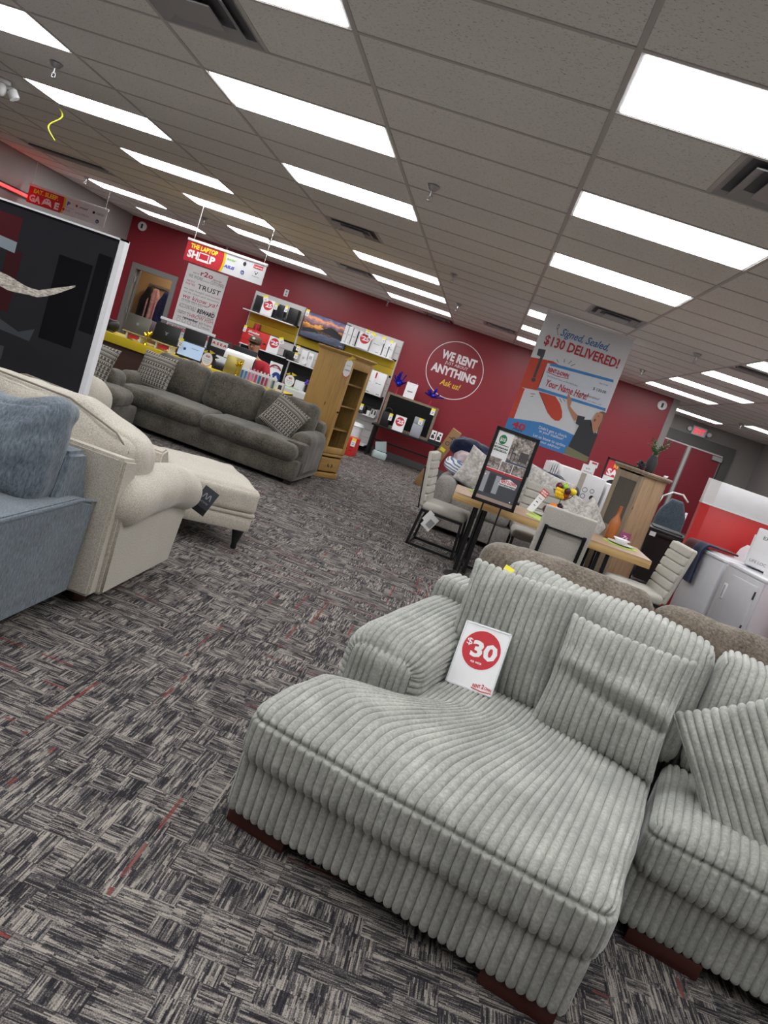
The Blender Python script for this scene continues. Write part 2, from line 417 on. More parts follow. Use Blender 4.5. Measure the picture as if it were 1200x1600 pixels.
# ceiling
ce = bx('ceiling', (XL-.1, Y0, H+.06), (XR+.1, YD+.1, H+.14), mat('plenum', '#4a4644', .9)); struct(ce)
lights = [(-1, r) for r in (-6, -3, 0, 3, 6, 12, 15, 18)]+[(1, r) for r in (-6, -3, 0, 3, 6, 12, 15, 18)]+[(-3, r) for r in (-6, -3, 0, 3, 6, 9, 12, 15, 18)]
lights += [(-5, r) for r in (-3, 3, 15, 18)]+[(3, r) for r in (-6, -3, 0, 3, 6, 9, 12, 15, 18)]+[(4, 24), (5, 21), (5, 15), (5, 9), (5, 3)]
halfv = [(-1, 1, 0), (-1, 9, 0), (1, 1, 1), (1, 9, 1), (0, 17, 1), (-2, 15, 1), (-1, 20, 1)]
slotv = [(-5, 12), (3, 10)]
Ls = set(lights); Hs = {(c, r): h for c, r, h in halfv}; Ss = set(slotv)
M_lamp = NT('lamp panel'); M_lamp.b.inputs['Base Color'].default_value = (.9, .93, 1, 1)
M_lamp.b.inputs['Emission Color'].default_value = (.97, .985, 1, 1); M_lamp.b.inputs['Emission Strength'].default_value = LIGHT_STRENGTH; M_lamp = M_lamp.m
cc = []
for c in range(-6, 7):
    for r in range(-7, 27):
        if c*CW > XR or (c+1)*CW < XL or (c, r) in Ls or (c, r) in Ss: continue
        x0, x1 = max(c*CW, XL), min((c+1)*CW, XR)
        if (c, r) in Hs: x0, x1 = (x0+CR, x1) if Hs[(c, r)] == 0 else (x0, x0+CR)
        dx, dy = (x0+x1)/2-CAM.x, (r+.5)*CR-CAM.y
        front = dy > 2.2 and abs(dx+.08*dy) < .75*dy+.5
        cc.append((0 if front else 1, dx*dx+dy*dy, x0, x1, r))
cc.sort(); pm = {}
bfar = MB()
for k, (_, _, x0, x1, r) in enumerate(cc):
    if k < 300:
        W = round(x1-x0, 3)
        if W not in pm:
            o = MB().box((.012, .012, 0), (W-.012, CR-.012, .018), .002, seg=1).make('ceiling_panel', M_ceil, ce); pm[W] = o.data
        else: o = link('ceiling_panel', pm[W], ce)
        o.location = (x0, r*CR, H+.004)
    else: bfar.box((x0+.012, r*CR+.012, H+.004), (x1-.012, r*CR+CR-.012, H+.02))
o = bfar.make('ceiling_panels_far', M_ceil, ce); o['kind'] = 'stuff'
for c in range(-5, 7): bx('main_runner', (c*CW-.012, Y0, H), (c*CW+.012, YD, H+.03), M_grid, ce)
b = MB()
for r in range(-7, 27):
    for c in range(-6, 7): b.box((max(c*CW+.012, XL), r*CR-.01, H+.0005), (min((c+1)*CW-.012, XR), r*CR+.01, H+.02))
for c, r in Hs: b.box((c*CW+CR-.012, r*CR, H+.0005), (c*CW+CR+.012, r*CR+CR, H+.02))
o = b.make('cross_tee', M_grid, ce); o['kind'] = 'stuff'
# lights
lm = MB().box((.012, .012, .004), (CW-.012, CR-.012, .05)).make('housing', M_white); lp = MB().box((.03, .03, -.001), (CW-.03, CR-.03, .006), .002, seg=1).make('diffuser', M_lamp)
me_h, me_p = lm.data, lp.data; bpy.data.objects.remove(lm); bpy.data.objects.remove(lp)
colname = {-5: 'in the column along the grey left wall', -3: 'in the second column from the left wall', -1: 'in the middle column, left of the poster',
           1: 'in the column over the big hanging poster', 3: 'in the column right of the big poster', 4: 'by the exit sign', 5: 'in the rightmost column'}
for c in sorted({c for c, r in lights}):
    rs = sorted(r for cc_, r in lights if cc_ == c)
    vis = [r for r in rs if r >= {-5: 12, -3: 3, -1: 0, 1: 0, 3: 9, 4: 20, 5: 20}[c]]
    for r in rs:
        if r in vis:
            k = vis.index(r); n = len(vis); od = ['nearest', 'second nearest', 'third nearest', 'fourth nearest', 'fifth nearest', 'farthest']
            pos = 'only light' if n == 1 else ('farthest' if k == n-1 else od[k])
            lab = f'lit white ceiling light panel, {pos} {colname[c]}'
        else: lab = 'lit ceiling light panel behind or beside the view'
        o = thing('ceiling_light', lab, 'light', (c*CW, r*CR, H), group='ceiling light panels')
        link('housing', me_h, o); link('diffuser', me_p, o)
# vents
M_vent = mat('vent metal', '#a9a8aa', .4, .2); M_vd = mat('vent dark', '#5a5a60', .7)
vn = ['nearest, above the left aisle', 'between the middle light column and the laptop banner', 'at the top right edge', 'just right of the hanging poster top', 'above the red circle sign', 'above the laptop banner', 'close to the red wall']
vlab = {(-1, 1): 'square ceiling air vent at the top edge, nearest on the left', (-1, 9): 'square ceiling air vent beside the middle light column', (1, 1): 'square ceiling air vent at the right edge between two big lights',
        (1, 9): 'square ceiling air vent behind the top of the hanging poster', (0, 17): 'far square ceiling air vent left of the poster by the red wall', (-2, 15): 'far square ceiling air vent left of the middle light column', (-1, 20): 'square ceiling air vent touching the red back wall'}
for c, r, h in halfv:
    x = c*CW+(0 if h == 0 else CR); o = thing('ceiling_vent', vlab[(c, r)], 'vent', (x+CR/2, r*CR+CR/2, H), group='square ceiling vents')
    s = CR/2-.012
    MB().box((-s, -s, .02), (s, s, .14)).make('backing', M_vd, o)
    bx('centre_plate', (-.13, -.13, -.022), (.13, .13, -.014), M_vent, o)
    for k, q in enumerate((s, .225)):
        b = MB(); zt = .0-.012*(k > 0)
        for a in range(4):
            A = a*PI/2; P4 = [(-q, -q), (q, -q), (q-.055, -q+.055), (-q+.055, -q+.055)]
            P4 = [(x_*math.cos(A)-y_*math.sin(A), x_*math.sin(A)+y_*math.cos(A)) for x_, y_ in P4]
            lo = [b.bm.verts.new((x_, y_, zt+(0 if i < 2 else .03))) for i, (x_, y_) in enumerate(P4)]; hi = [b.bm.verts.new((x_, y_, zt+.006+(0 if i < 2 else .03))) for i, (x_, y_) in enumerate(P4)]
            b.bm.faces.new(lo); b.bm.faces.new(hi[::-1])
            for i in range(4): b.bm.faces.new((lo[i], hi[i], hi[(i+1) % 4], lo[(i+1) % 4]))
        b.make('louvre', M_vent, o)
for c, r in slotv:
    o = thing('slot_vent', 'long slot air vent over the grey left wall' if c < 0 else 'long slot air vent beside the right lights', 'vent', (c*CW+CW/2, r*CR+CR/2, H))
    bx('backing', (-.58, -.28, .02), (.58, .28, .06), M_ceil, o)
    for k in range(3): bx('slat', (-.58, -.05+k*.045, -.004), (.58, -.02+k*.045, .02), M_vd if k != 1 else M_vent, o)
# sprinklers
sp = [(-2.3, 4.61, 'hanging sprinkler head at the upper left beside the camera'), (.19, 4.62, 'hanging sprinkler head in the middle of the ceiling'), (.2, 10.7, 'sprinkler head second in the row towards the circle sign'), (.18, 15.1, 'sprinkler head third in the row towards the circle sign'),
      (2.64, 10.5, 'sprinkler head right of the hanging poster'), (2.67, 15.95, 'small sprinkler head near the right end of the red wall'), (-4.9, 14.8, 'sprinkler head by the leftmost light'), (-3.28, 15., 'sprinkler head above the laptop banner'), (-2.32, 14.7, 'sprinkler head behind the banner chain'), (-1.1, 20.3, 'sprinkler head at the red wall above the circle sign'), (-3.9, 20.4, 'sprinkler head at the red wall above the tall wall poster'), (4.9, 21.5, 'sprinkler head right of the exit sign')]
for c, r, lab in sp:
    o = thing('sprinkler', lab, 'sprinkler', (c*CW, r*CR, H), group='ceiling sprinklers')
    MB().lathe([(.045, 0), (.05, -.004), (.028, -.035), (.012, -.04)], seg=16).make('escutcheon', M_steel, o, ang=40)
    MB().cyl((0, 0, -.03), (0, 0, -.075), .01).box((-.016, -.003, -.105), (-.012, .003, -.07)).box((.012, -.003, -.105), (.016, .003, -.07)).box((-.016, -.003, -.078), (.016, .003, -.07)).make('frame', M_steel, o)
    MB().lathe([(.004, -.1), (.022, -.108), (.022, -.111), (.0, -.111)], seg=12).make('deflector', M_steel, o)
# walls
struct(bx('wall_back', (XL, YB, 0), (4.5, YB+.12, H+.06), M_red))
wb = bpy.data.objects['wall_back']; bpy.data.objects.remove(wb)
b = MB().box((XL, YB, 0), (-6.6, YB+.12, H+.06)).box((-6.6, YB, 2.0), (-5.74, YB+.12, H+.06)).box((-5.74, YB, 0), (4.5, YB+.12, H+.06)); struct(b.make('wall_back', M_red))
struct(bx('trim_1', (4.5, YB-.01, 0), (4.62, YB+.14, H+.06), M_gray))
struct(bx('wall_left', (XL-.12, Y0, 0), (XL, YB+.12, H+.06), M_gray)); struct(bx('wall_right', (XR, Y0, 0), (XR+.12, YD, H+.06), M_gray))
struct(bx('wall_far', (4.3, YD, 0), (XR, YD+.12, H+.06), M_gray)); struct(bx('wall_return', (4.5, YB+.12, 0), (4.62, YD, H+.06), M_gray))
struct(bx('wall_front', (XL, Y0-.12, 0), (XR, Y0, H+.06), M_gray))
struct(bx('baseboard_back', (-5.6, YB-.012, 0), (4.5, YB, .13), M_base)); struct(bx('baseboard_left', (XL, Y0, 0), (XL+.012, YB, .13), M_base)); struct(bx('baseboard_right', (XR-.012, Y0, 0), (XR, YD, .13), M_base))
# door in the back wall with the small room behind
M_fr = mat('door frame grey', '#7d7b78', .45); M_tan = wall_mat('tan wall paint', '#b79c78', .7)
d = thing('door_1', 'open grey framed doorway in the red wall showing a tan room', 'door'); d['kind'] = 'structure'; del d['category']
MB().box((-6.68, YB-.03, 0), (-6.58, YB+.14, 1.96)).box((-5.76, YB-.03, 0), (-5.66, YB+.14, 1.96)).box((-6.68, YB-.03, 1.96), (-5.66, YB+.14, 2.07)).make('door_frame', M_fr, d)
dl = bx('door_leaf', (-6.57, YB+.1, .01), (-6.53, YB+.9, 1.96), mat('door leaf grey', '#6e6760', .5), d, rot=(0, 0, .42), piv=(-6.57, YB+.1, 0))
for z in (.35, 1.1, 1.75): cy('hinge', (-6.565, YB+.03, z-.06), (-6.565, YB+.03, z+.06), .018, M_steel, dl)
o = thing('closet_lamp', 'small ceiling lamp inside the tan back room', 'light', (-5.9, YB+.8, 2.49)); MB().lathe([(.12, 0), (.12, -.03), (0, -.045)], seg=24).make('dome', mat('closet lamp lit', '#fff2dc', .5, emit=70), o)
ck = thing('coat_hooks', 'coat rail with hooks in the tan back room', 'rail', (-6.9, YB+1.46, 1.75)); bx('rail', (0, 0, 0), (.7, .03, .05), M_fr, ck)
for k in range(3): cy('hook', (.12+.26*k, 0, .02), (.12+.26*k, -.06, .03), .008, M_steel, ck)
for nm_, lb_, x_, cm, z0 in (('pink_robe', 'pink patterned robe hanging in the back room doorway', -6.66, fabric('pink robe', '#a8727a', '#dfb3b0', 14, .5, 9, .6), .95), ('navy_jacket', 'navy jacket hanging right of the pink robe', -6.42, fabric('navy coat', '#141a3c', '#2a3260', 30, .5), .9), ('black_coat', 'black coat hanging left of the pink robe', -6.82, fabric('black coat', '#101014', '#2a2a30', 30, .5), .92)):
    o = thing(nm_, lb_, 'clothing', (x_, YB+1.38, 1.72)); P, N, F = lattice((.34, .14, 1.72-z0), .06, (22, 10, 34)); t_ = np.clip((P[:, 2]+(1.72-z0)/2)/(1.72-z0), 0, 1); P[:, 0] *= 1-.72*sm(t_, .55, 1.); P[:, 1] += .02*np.sin(P[:, 0]*60)*(1-t_); P[:, 2] -= (1.72-z0)/2; link('garment', mesh('garment', P, F, cm, True), o)
struct(MB().box((-7.3, YB+1.5, 0), (-4.9, YB+1.6, 2.6)).box((-7.3, YB+.12, 0), (-7.2, YB+1.5, 2.6)).box((-5.0, YB+.12, 0), (-4.9, YB+1.5, 2.6)).box((-7.3, YB+.12, 2.5), (-4.9, YB+1.6, 2.6)).box((-7.3, YB+.0, -.06), (-4.9, YB+1.6, 0)).make('wall_closet', M_tan))
# double doors
d = thing('door_2', 'pair of red covered storefront doors in grey wall', 'door'); d['kind'] = 'structure'; del d['category']
MB().box((5.12, YD-.06, 0), (5.2, YD, 2.38)).box((6.86, YD-.06, 0), (7.06, YD, 2.38)).box((5.12, YD-.06, 2.38), (7.06, YD, 2.62)).make('door_frame', mat('door trim dark grey', '#5d5c59', .5), d)
for x0, x1 in ((5.22, 6.0), (6.06, 6.84)):
    l = bx('door_leaf', (x0, YD-.045, .02), (x1, YD-.012, 2.37), mat('door stile metal', '#8c8a88', .35, .5), d)
    bx('red_panel', (x0+.03, YD-.052, .34), (x1-.03, YD-.04, 2.34), mat('red door film', '#8e2432', .35), l)
    bx('kick_plate', (x0+.03, YD-.055, .04), (x1-.03, YD-.04, .3), mat('kick', '#6c6d6f', .4), l)
    bx('edge_trim', (x0, YD-.058, 2.34), (x1, YD-.044, 2.37), M_white, l)
bx('edge_seal', (6.0, YD-.06, .02), (6.06, YD-.03, 2.37), mat('worn seal', '#d6d2cf', .4), d)
bx('door_closer', (6.6, YD-.12, 2.22), (6.84, YD-.055, 2.32), M_steel, d)
# exit sign
e = thing('exit_sign', 'illuminated white exit sign with red letters on the grey wall', 'sign', (6.1, YD-.06, 2.74))
bx('housing', (-.17, -.03, -.11), (.17, .05, .11), M_white, e, .02)
t = mat('exit red lit', '#e0303f', .5, emit=1.2); lettering(e, [('EXIT', -.13, .13, -.06, .13, {'bold': .03})], t, -.032)
for s in (-1, 1):
    cy('lamp_head', (s*.24, -.06, -.0), (s*.24, .02, .0), .05, M_white, e); cy('arm', (s*.16, 0, 0), (s*.24, 0, 0), .015, M_steel, e)
for nm, lab, x, z in (('alarm_strobe', 'round white alarm strobe high on the red wall above the door', -6.69, 2.8), ('alarm_strobe', 'round white alarm strobe at the right end of red wall', 4.33, 2.76)):
    o = thing(nm, lab, 'alarm', (x, YB-.001, z)); cy('base', (0, 0, 0), (0, -.035, 0), .09, M_white, o, seg=24); bx('lens', (-.018, -.055, -.045), (.018, -.03, .045), M_black, o, .008)
o = thing('wall_outlet', 'white outlet plate high on the red wall above shelves', 'outlet', (-3.42, YB-.002, 2.47)); bx('plate', (-.045, -.008, -.07), (.045, 0, .07), M_white, o, .004)
for z in (-.03, .03): bx('socket', (-.018, -.011, z-.02), (.018, -.006, z+.02), mat('socket grey', '#9a9a9a', .5), o, .004)
# security camera (top left)
o = thing('security_camera', 'white dome security camera with two lenses at the left ceiling edge', 'camera', (-4.05, 4.0, H))
MB().lathe([(.07, 0), (.07, -.03), (.05, -.04)], seg=24).make('mount', M_white, o, ang=40); MB().ball((0, -.02, -.09), .062, 20).make('eyeball', M_white, o, True)
for s in (-1, 1): MB().cyl((s*.022, -.07, -.1), (s*.022, -.083, -.103), .016).make('lens', M_black, o)
MB().cyl((.09, .02, -.07), (.13, .03, -.13), .045, seg=20).make('speaker', M_white, o, ang=40)
bx('stem', (.02, 0, -.07), (.12, .04, -.04), M_white, o, .01)
# curled yellow-green ribbon hanging from ceiling
o = thing('ribbon', 'curled yellow ribbon hanging from the ceiling left', 'ribbon', (-3.03*CW, 7.12*CR, H))
V = []; F = []
for i in range(25):
    a = i/24; x = .05*math.sin(a*7)*(1-.2*a)+.02*a; y = .03*math.cos(a*5); z = -.02-.3*a
    V += [(x-.007, y, z), (x+.007, y+.006, z)]
    if i: k = 2*i; F.append((k-2, k-1, k+1, k))
me = mesh('strip', V, F, mat('ribbon yellow', '#d8dc3c', .5), True); s_ = link('strip', me, o); md = s_.modifiers.new('s', 'SOLIDIFY'); md.thickness = .002
# ================= FOREGROUND SECTIONAL =================
def cord_mat():
    t = NT('corduroy plush'); v = t.coord()
    a = t.noise(v, 90, 3, .6); b = t.noise(v, 7, 4, .6); c = t.noise(t.mapping(v, (1, 1, 1)), 170, 2)
    f = t.math('ADD', t.math('MULTIPLY', a, .5), t.math('MULTIPLY', b, .5))
    t.col(t.ramp(f, [(.33, '#83857e'), (.5, '#9b9c95'), (.68, '#b9bab2')]))
    t.b.inputs['Roughness'].default_value = .8; t.b.inputs['Sheen Weight'].default_value = .5; t.b.inputs['Sheen Roughness'].default_value = .4
    t.b.inputs['Specular IOR Level'].default_value = .2
    t.bump(t.math('ADD', t.math('MULTIPLY', a, .8), t.math('MULTIPLY', c, .5)), .5, .003); return t.m
M_cord = cord_mat(); PITCH = .031; AMP = .0155
def rib(s, p=PITCH, a=AMP): return (np.sqrt(np.clip(1-(2*((s/p) % 1)-1)**2, 0, 1))-.6)*a
def ribbed(name, lo, hi, r, n, parent, fn=None, side='x', crown=0, seamz=None, wr=.004, seed=0, post=None, lab=None, rot=None, axial=False):
    """ribbed box; ribs are counted along local x, they run over the top and down the front"""
    size = [hi[i]-lo[i] for i in range(3)]; c = np.array([(hi[i]+lo[i])/2 for i in range(3)])
    ax = [ribaxis(lo[0], hi[0], PITCH)-c[0], (ribaxis(lo[1], hi[1], PITCH)-c[1]) if side == 'y' else None, None]
    P, N, F, R0 = lattice(size, r, n, 0, ax, True); R0 = R0+c; P = P+c; h = np.array(size)/2; q = (P-c)/h
    if crown:
        bul = (1-np.abs(q[:, 0])**3)*(1-np.abs(q[:, 1])**3); P[:, 2] += np.clip(q[:, 2], 0, 1)*crown*bul
    P += N*(nz3(P, 3.5, seed)*wr*2+nz3(P, 11, seed+3)*wr*.5)[:, None]
    if fn is not None: P, q = fn(P, q, N)
    endf = (np.abs(N[:, 0]) > .75)
    s = np.where(endf, R0[:, 1], R0[:, 0]); amt = rib(s)
    if side != 'y': amt = np.where(endf, 0, amt)
    P = P+N*amt[:, None]
    if seamz is not None:
        near = np.exp(-((P[:, 2]-seamz)/.007)**2)*(np.abs(N[:, 2]) < .75); P = P-N*(near*.016)[:, None]
    if post is not None: P = post(P)
    o = link(name, mesh(name, P, F, M_cord, True), parent)
    if lab: o['label'] = lab
    return o
M_wal = wood('dark walnut feet', '#2a120c', '#43201a', (6, 1, 1), knots=False, rough=.35)
S = thing('sectional_sofa', 'big grey wide-wale corduroy chaise sectional in the foreground right', 'sofa', (.78, -.83, 0), math.radians(-17.3))
UX = 2.75
def sm(x, a, b): t = np.clip((x-a)/(b-a), 0, 1); return t*t*(3-2*t)
# chaise base
ribbed('chaise_base', (-.005, 0, .055), (1.165, 1.3, .27), .025, (340, 40, 12), S, seed=1, side='y')
def notch(P, q, N):
    # cushion narrows beside the arm, its front corners droop
    v = P[:, 1]; P = P.copy(); xx = np.clip(P[:, 0], 0, 1); uL = .31*sm(v, .40-.75*xx, .56+.45*xx)
    P[:, 0] = np.where(P[:, 0] < 1.0, uL+P[:, 0]*(1.0-uL)/1.0, P[:, 0])
    P[:, 2] -= .03*sm(.22-v, 0, .25)*np.clip(q[:, 2], 0, 1)+.012*sm(P[:, 0]-1.0, 0, .2)*np.clip(q[:, 2], 0, 1)
    P[:, 1] -= .015*np.cos(P[:, 0]*2.6-1.5)*sm(.3-v, 0, .3)
    return P, q
ribbed('chaise_cushion', (-.012, -.035, .25), (1.19, 1.22, .462), .062, (350, 84, 34), S, fn=notch, crown=.03, seamz=.405, seed=2, wr=.005)
ribbed('seat_base', (1.2, .63, .055), (UX, 1.3, .27), .025, (440, 24, 14), S, seed=5)
ribbed('seat_cushion', (1.205, .585, .25), (UX, 1.24, .465), .06, (440, 50, 30), S, crown=.03, seamz=.405, seed=6)
# arm
def armfn(P, q, N):
    P = P.copy(); P[:, 2] += .035*np.clip(q[:, 2], 0, 1)*sm(P[:, 1], .5, 1.0)-.03*sm(q[:, 1]*-1, .7, 1)*np.clip(q[:, 2], 0, 1)
    P[:, 0] += .012*(1-q[:, 2]**2)*np.sign(q[:, 0]); return P, q
def arm_ribbed():
    lo, hi, r = (-.005, .545, .26), (.305, 1.5, .625), .085
    size = [hi[i]-lo[i] for i in range(3)]; c = np.array([(hi[i]+lo[i])/2 for i in range(3)])
    P, N, F = lattice(size, r, (170, 60, 150)); P = P+c; h = np.array(size)/2; q = (P-c)/h
    P += N*(nz3(P, 4, 9)*.010)[:, None]; P, q = armfn(P, q, N)
    # arc length around the profile
    hx, rr = h[0]-r, r; ang = np.arctan2(np.abs(N[:, 0]), np.clip(N[:, 2], 0, 1)+1e-9)
    s = np.where(np.abs(N[:, 0]) < 1e-3, np.abs(P[:, 0]-c[0]), np.where(N[:, 2] > 1e-3, hx+rr*ang, hx+rr*PI/2+(hi[2]-r-P[:, 2])))
    cap = np.abs(N[:, 1]) > .8
    s = np.where(cap, P[:, 0], s)
    P = P+N*rib(s, .022 if False else PITCH*.82)[:, None]
    d = np.exp(-((np.abs(N[:, 1])-.72)/.1)**2); P -= N*(d*.010)[:, None]
    return link('arm', mesh('arm', P, F, M_cord, True), S)
arm_ribbed()
ribbed('arm_base', (0, .56, .055), (.30, 1.5, .28), .02, (88, 40, 12), S, seed=7)
ribbed('back_frame', (0, 1.36, .055), (UX, 1.62, .74), .05, (440, 16, 30), S, seed=8)
def backfn(P, q, N):
    P = P.copy(); z = P[:, 2]; P[:, 1] += (z-.45)*.22; P[:, 1] -= .05*(1-q[:, 0]**4)*(1-q[:, 2]**4)*(N[:, 1] < 0)
    P[:, 2] -= .018*np.abs(q[:, 0])**6*np.clip(q[:, 2], 0, 1); P[:, 2] += .012*np.sin(q[:, 0]*5)*np.clip(q[:, 2], 0, 1); return P, q
ribbed('back_cushion', (.305, 1.16, .45), (1.243, 1.42, .945), .06, (270, 30, 50), S, fn=backfn, seed=11)
ribbed('back_cushion', (1.25, 1.16, .45), (2.105, 1.42, .935), .06, (250, 30, 50), S, fn=backfn, seed=12)
ribbed('back_cushion', (2.112, 1.16, .45), (UX+.05, 1.42, .935), .06, (180, 30, 50), S, fn=backfn, seed=14)
bx('foot', (0.0, .03, 0), (.225, .1, .06), M_wal, S, .005); bx('foot', (.92, .02, 0), (1.15, .09, .06), M_wal, S, .005)
bx('foot', (1.28, .64, 0), (1.53, .71, .06), M_wal, S, .005); bx('foot', (0.0, 1.42, 0), (.22, 1.5, .06), M_wal, S, .005); bx('foot', (2.5, 1.42, 0), (2.7, 1.5, .06), M_wal, S, .005)
SW = S.matrix_basis if False else Matrix.Translation(S.location) @ Euler((0, 0, math.radians(-17.3))).to_matrix().to_4x4()
def sl(u, v, z): return tuple(SW @ Vector((u, v, z)))
SR = math.radians(-17.3)
def fold1(A, B): return .045*np.exp(-((A-.75+.15*B)**2)/.02)*np.exp(-((B+.25)/.35)**2)
def fold2(A, B): d = B+.12+.12*A; return .06*np.exp(-(d/.10)**2)*sm(A, -1.1, .4)-.02*np.exp(-((d-.25)/.15)**2)
pillow('throw_pillow', 'square corduroy throw pillow leaning behind the thirty dollar sign', .50, .50, .095, M_cord, sl(.475, 1.075, .70), (math.radians(-13), math.radians(-4), SR), 'corduroy throw pillows', seed=1, ribs=PITCH, concave=.05, fold=fold1, n=44)
pillow('throw_pillow', 'creased corduroy throw pillow in the middle of the sectional, right of the sign', .49, .46, .09, M_cord, sl(.93, .965, .68), (math.radians(-20), math.radians(-2), SR-.03), 'corduroy throw pillows', seed=4, ribs=PITCH, concave=.06, fold=fold2, n=44)
pillow('throw_pillow', 'corduroy throw pillow tilted on its corner at the right edge', .52, .52, .095, M_cord, sl(1.51, .90, .67), (math.radians(-24), math.radians(-38), SR+.0), 'corduroy throw pillows', seed=8, ribs=PITCH, concave=.06, n=44)
# yellow tag on the back cushion
bx('yellow_tag', (-.022, -.001, -.012), (.022, .001, .012), M_tagy); o = bpy.data.objects['yellow_tag']; o.location = sl(.345, 1.205, .93); o.rotation_euler = (-.5, .2, SR); tag(o, 'small yellow tag stuck on top of the left corduroy back cushion', 'tag')
# thirty dollar sign
def price_sign(name, label, w, h, s, loc, rot, group=None, foot=False, sub=''):
    o = thing(name, label, 'sign', loc, group=group, rot=rot)
    bx('card', (-w/2, 0, 0), (w/2, .004, h), M_paper, o); fr = .012*w/.2
    if w > .15:
        b = MB()
        for a, c_ in (((-w/2, -.003, 0), (w/2, .006, fr/2)), ((-w/2, -.003, h-fr/2), (w/2, .006, h)), ((-w/2, -.003, 0), (-w/2+fr/2, .006, h)), ((w/2-fr/2, -.003, 0), (w/2, .006, h))): b.box(a, c_)
        b.make('border', mat('clear acrylic edge', '#dcdfe2', .15), o)
    r = w*.4; flat('badge', [disc(0, h*.62, r)], M_r, o, -.0012)
    lettering(o, [('$', -r*.86, -r*.55, h*.62+r*.12, r*.36, {'bold': .0}), (s, -r*.52, r*.86, h*.62-r*.38, r*.82, {'bold': .04})]+([(sub, -r*.35, r*.25, h*.62-r*.72, r*.1, {'bold': .02})] if sub else []), M_paper, -.002)
    return o
o = price_sign('price_sign', 'white price card with red circle reading thirty dollars on the corduroy chaise', .195, .262, '30', sl(.435, .845, .487), (math.radians(-22), math.radians(-6), SR+.02), sub='PER WEEK')
lettering(o, [('RENT', .012, .045, .018, .013, {'bold': .03, 'rot': .12}), ('2', .048, .058, .02, .018, {'bold': .03}), ('OWN', .061, .09, .018, .013, {'bold': .03, 'rot': -.12})], M_r, -.002, label='small red shop logo')
flat('logo_swoosh', stroke([(.008, .012), (.05, .008), (.092, .012)], .004), M_r, o, -.0015)
# ================= BROWN SOFA BEHIND =================
M_brn = fabric('brown chenille', '#4a423a', '#8a7f72', 70, .8, 7, .5)
B = thing('brown_sofa', 'taupe brown chenille sofa backed against the corduroy sectional', 'sofa', (1.38, 1.02, 0), 0)
bx('base', (0, 0, .06), (2.3, .95, .3), M_brn, B, .03); bx('back_frame', (0.02, -.06, .06), (2.28, .14, .72), M_brn, B, .05)
cushion('back_cushion', (.49, .09, .69), (.96, .22, .42), M_brn, B, .09, .05, (-.1, 0, 0), axis=1, seed=2, wr=.012); cushion('back_cushion', (1.47, .09, .67), (.96, .22, .42), M_brn, B, .09, .05, (-.1, 0, 0), axis=1, seed=3, wr=.012)
cushion('seat_cushion', (.6, .6, .36), (.95, .75, .18), M_brn, B, .06, .02, seed=5); cushion('seat_cushion', (1.6, .6, .36), (.95, .75, .18), M_brn, B, .06, .02, seed=6)
for x in (.13, 2.2): cushion('arm', (x, .48, .33), (.2, .85, .54), M_brn, B, .09, .01, axis=0, seed=9, seam=False)
for x in (.05, 2.2):
    for y in (.05, .85): bx('foot', (x, y, 0), (x+.07, y+.07, .07), M_wal, B)
# ================= BLUE GREY SOFA (left edge) =================
M_blu = fabric('blue grey weave', '#434b54', '#7b858e', 120, .7, 5, .25, stretch=(1, 1, .25))
A = thing('blue_grey_sofa', 'blue grey woven sofa at the left edge in front of the cream armchair', 'sofa', (-.43, .265, 0), 0)
MB().prism([(-.0, .09), (-.0, .42), (.03, .52), (-.1, .555), (-1.15, .52), (-1.2, .3), (-1.15, .06)], -.24, 0, 'x').make('arm', M_blu, A); bpy.data.objects.remove(A.children[-1])
def arm_prof(name, pts, x0, x1, m, par, bev=.02):
    b = MB(); b.prism(pts, x0, x1, 'x'); bmesh.ops.bevel(b.bm, geom=b.bm.edges[:], offset=bev, segments=3, affect='EDGES'); return b.make(name, m, par, ang=60)
arm_prof('arm', [(0, .09), (.05, .54), (-.1, .575), (-1.05, .555), (-1.05, .06)], -.02-.24, .0, M_blu, A)
arm_prof('arm', [(0, .09), (.05, .54), (-.1, .575), (-1.05, .555), (-1.05, .06)], -2.3, -2.06, M_blu, A)
MB().tube([(-.005, .05, .545), (-.005, -.1, .57), (-.005, -1.05, .55)], .007).make('piping', M_blu, A)
arm_prof('back_frame', [(-.1, .1), (.06, .5), (-.04, .78), (-.2, .78), (-.32, .1)], -2.2, -.06, M_blu, A)
bx('base', (-2.2, -1.0, .07), (-.15, -.05, .3), M_blu, A, .03)
cushion('seat_cushion', (-.75, -.62, .4), (.95, .75, .2), M_blu, A, .06, .03, seed=1); cushion('seat_cushion', (-1.7, -.62, .4), (.9, .75, .2), M_blu, A, .06, .03, seed=2)
def slump(P):
    P = P.copy(); P[:, 2] += .05*np.clip((P[:, 0]-.2)/.2, 0, 1)**1.5*(P[:, 2] > 0)-.03*np.exp(-((P[:, 0]-.02)/.2)**2)*(P[:, 2] > 0); return P
cushion('back_cushion', (-.50, -.26, .725), (.80, .24, .44), M_blu, A, .07, .07, (-.15, 0, 0), (40, 20, 40), .022, seed=3, axis=1, fn=slump)
cushion('back_cushion', (-1.3, -.36, .715), (.9, .24, .44), M_blu, A, .1, .07, (-.15, 0, 0), (40, 20, 40), .02, seed=4, axis=1)
for x in (-.2, -2.1):
    for y in (-.12, -.95): bx('foot', (x, y, 0), (x+.08, y+.08, .08), M_wal, A)
# ================= CREAM ARMCHAIR + OTTOMAN =================
M_crm = fabric('cream tweed', '#948c80', '#cfc8bb', 170, .8, 3, .12)
M_pip = mat('dark piping', '#7d756a', .8)
K = thing('cream_armchair', 'cream tweed rolled arm armchair seen from behind beside the blue grey sofa', 'armchair', (-.32, .37, 0), math.radians(1.5))
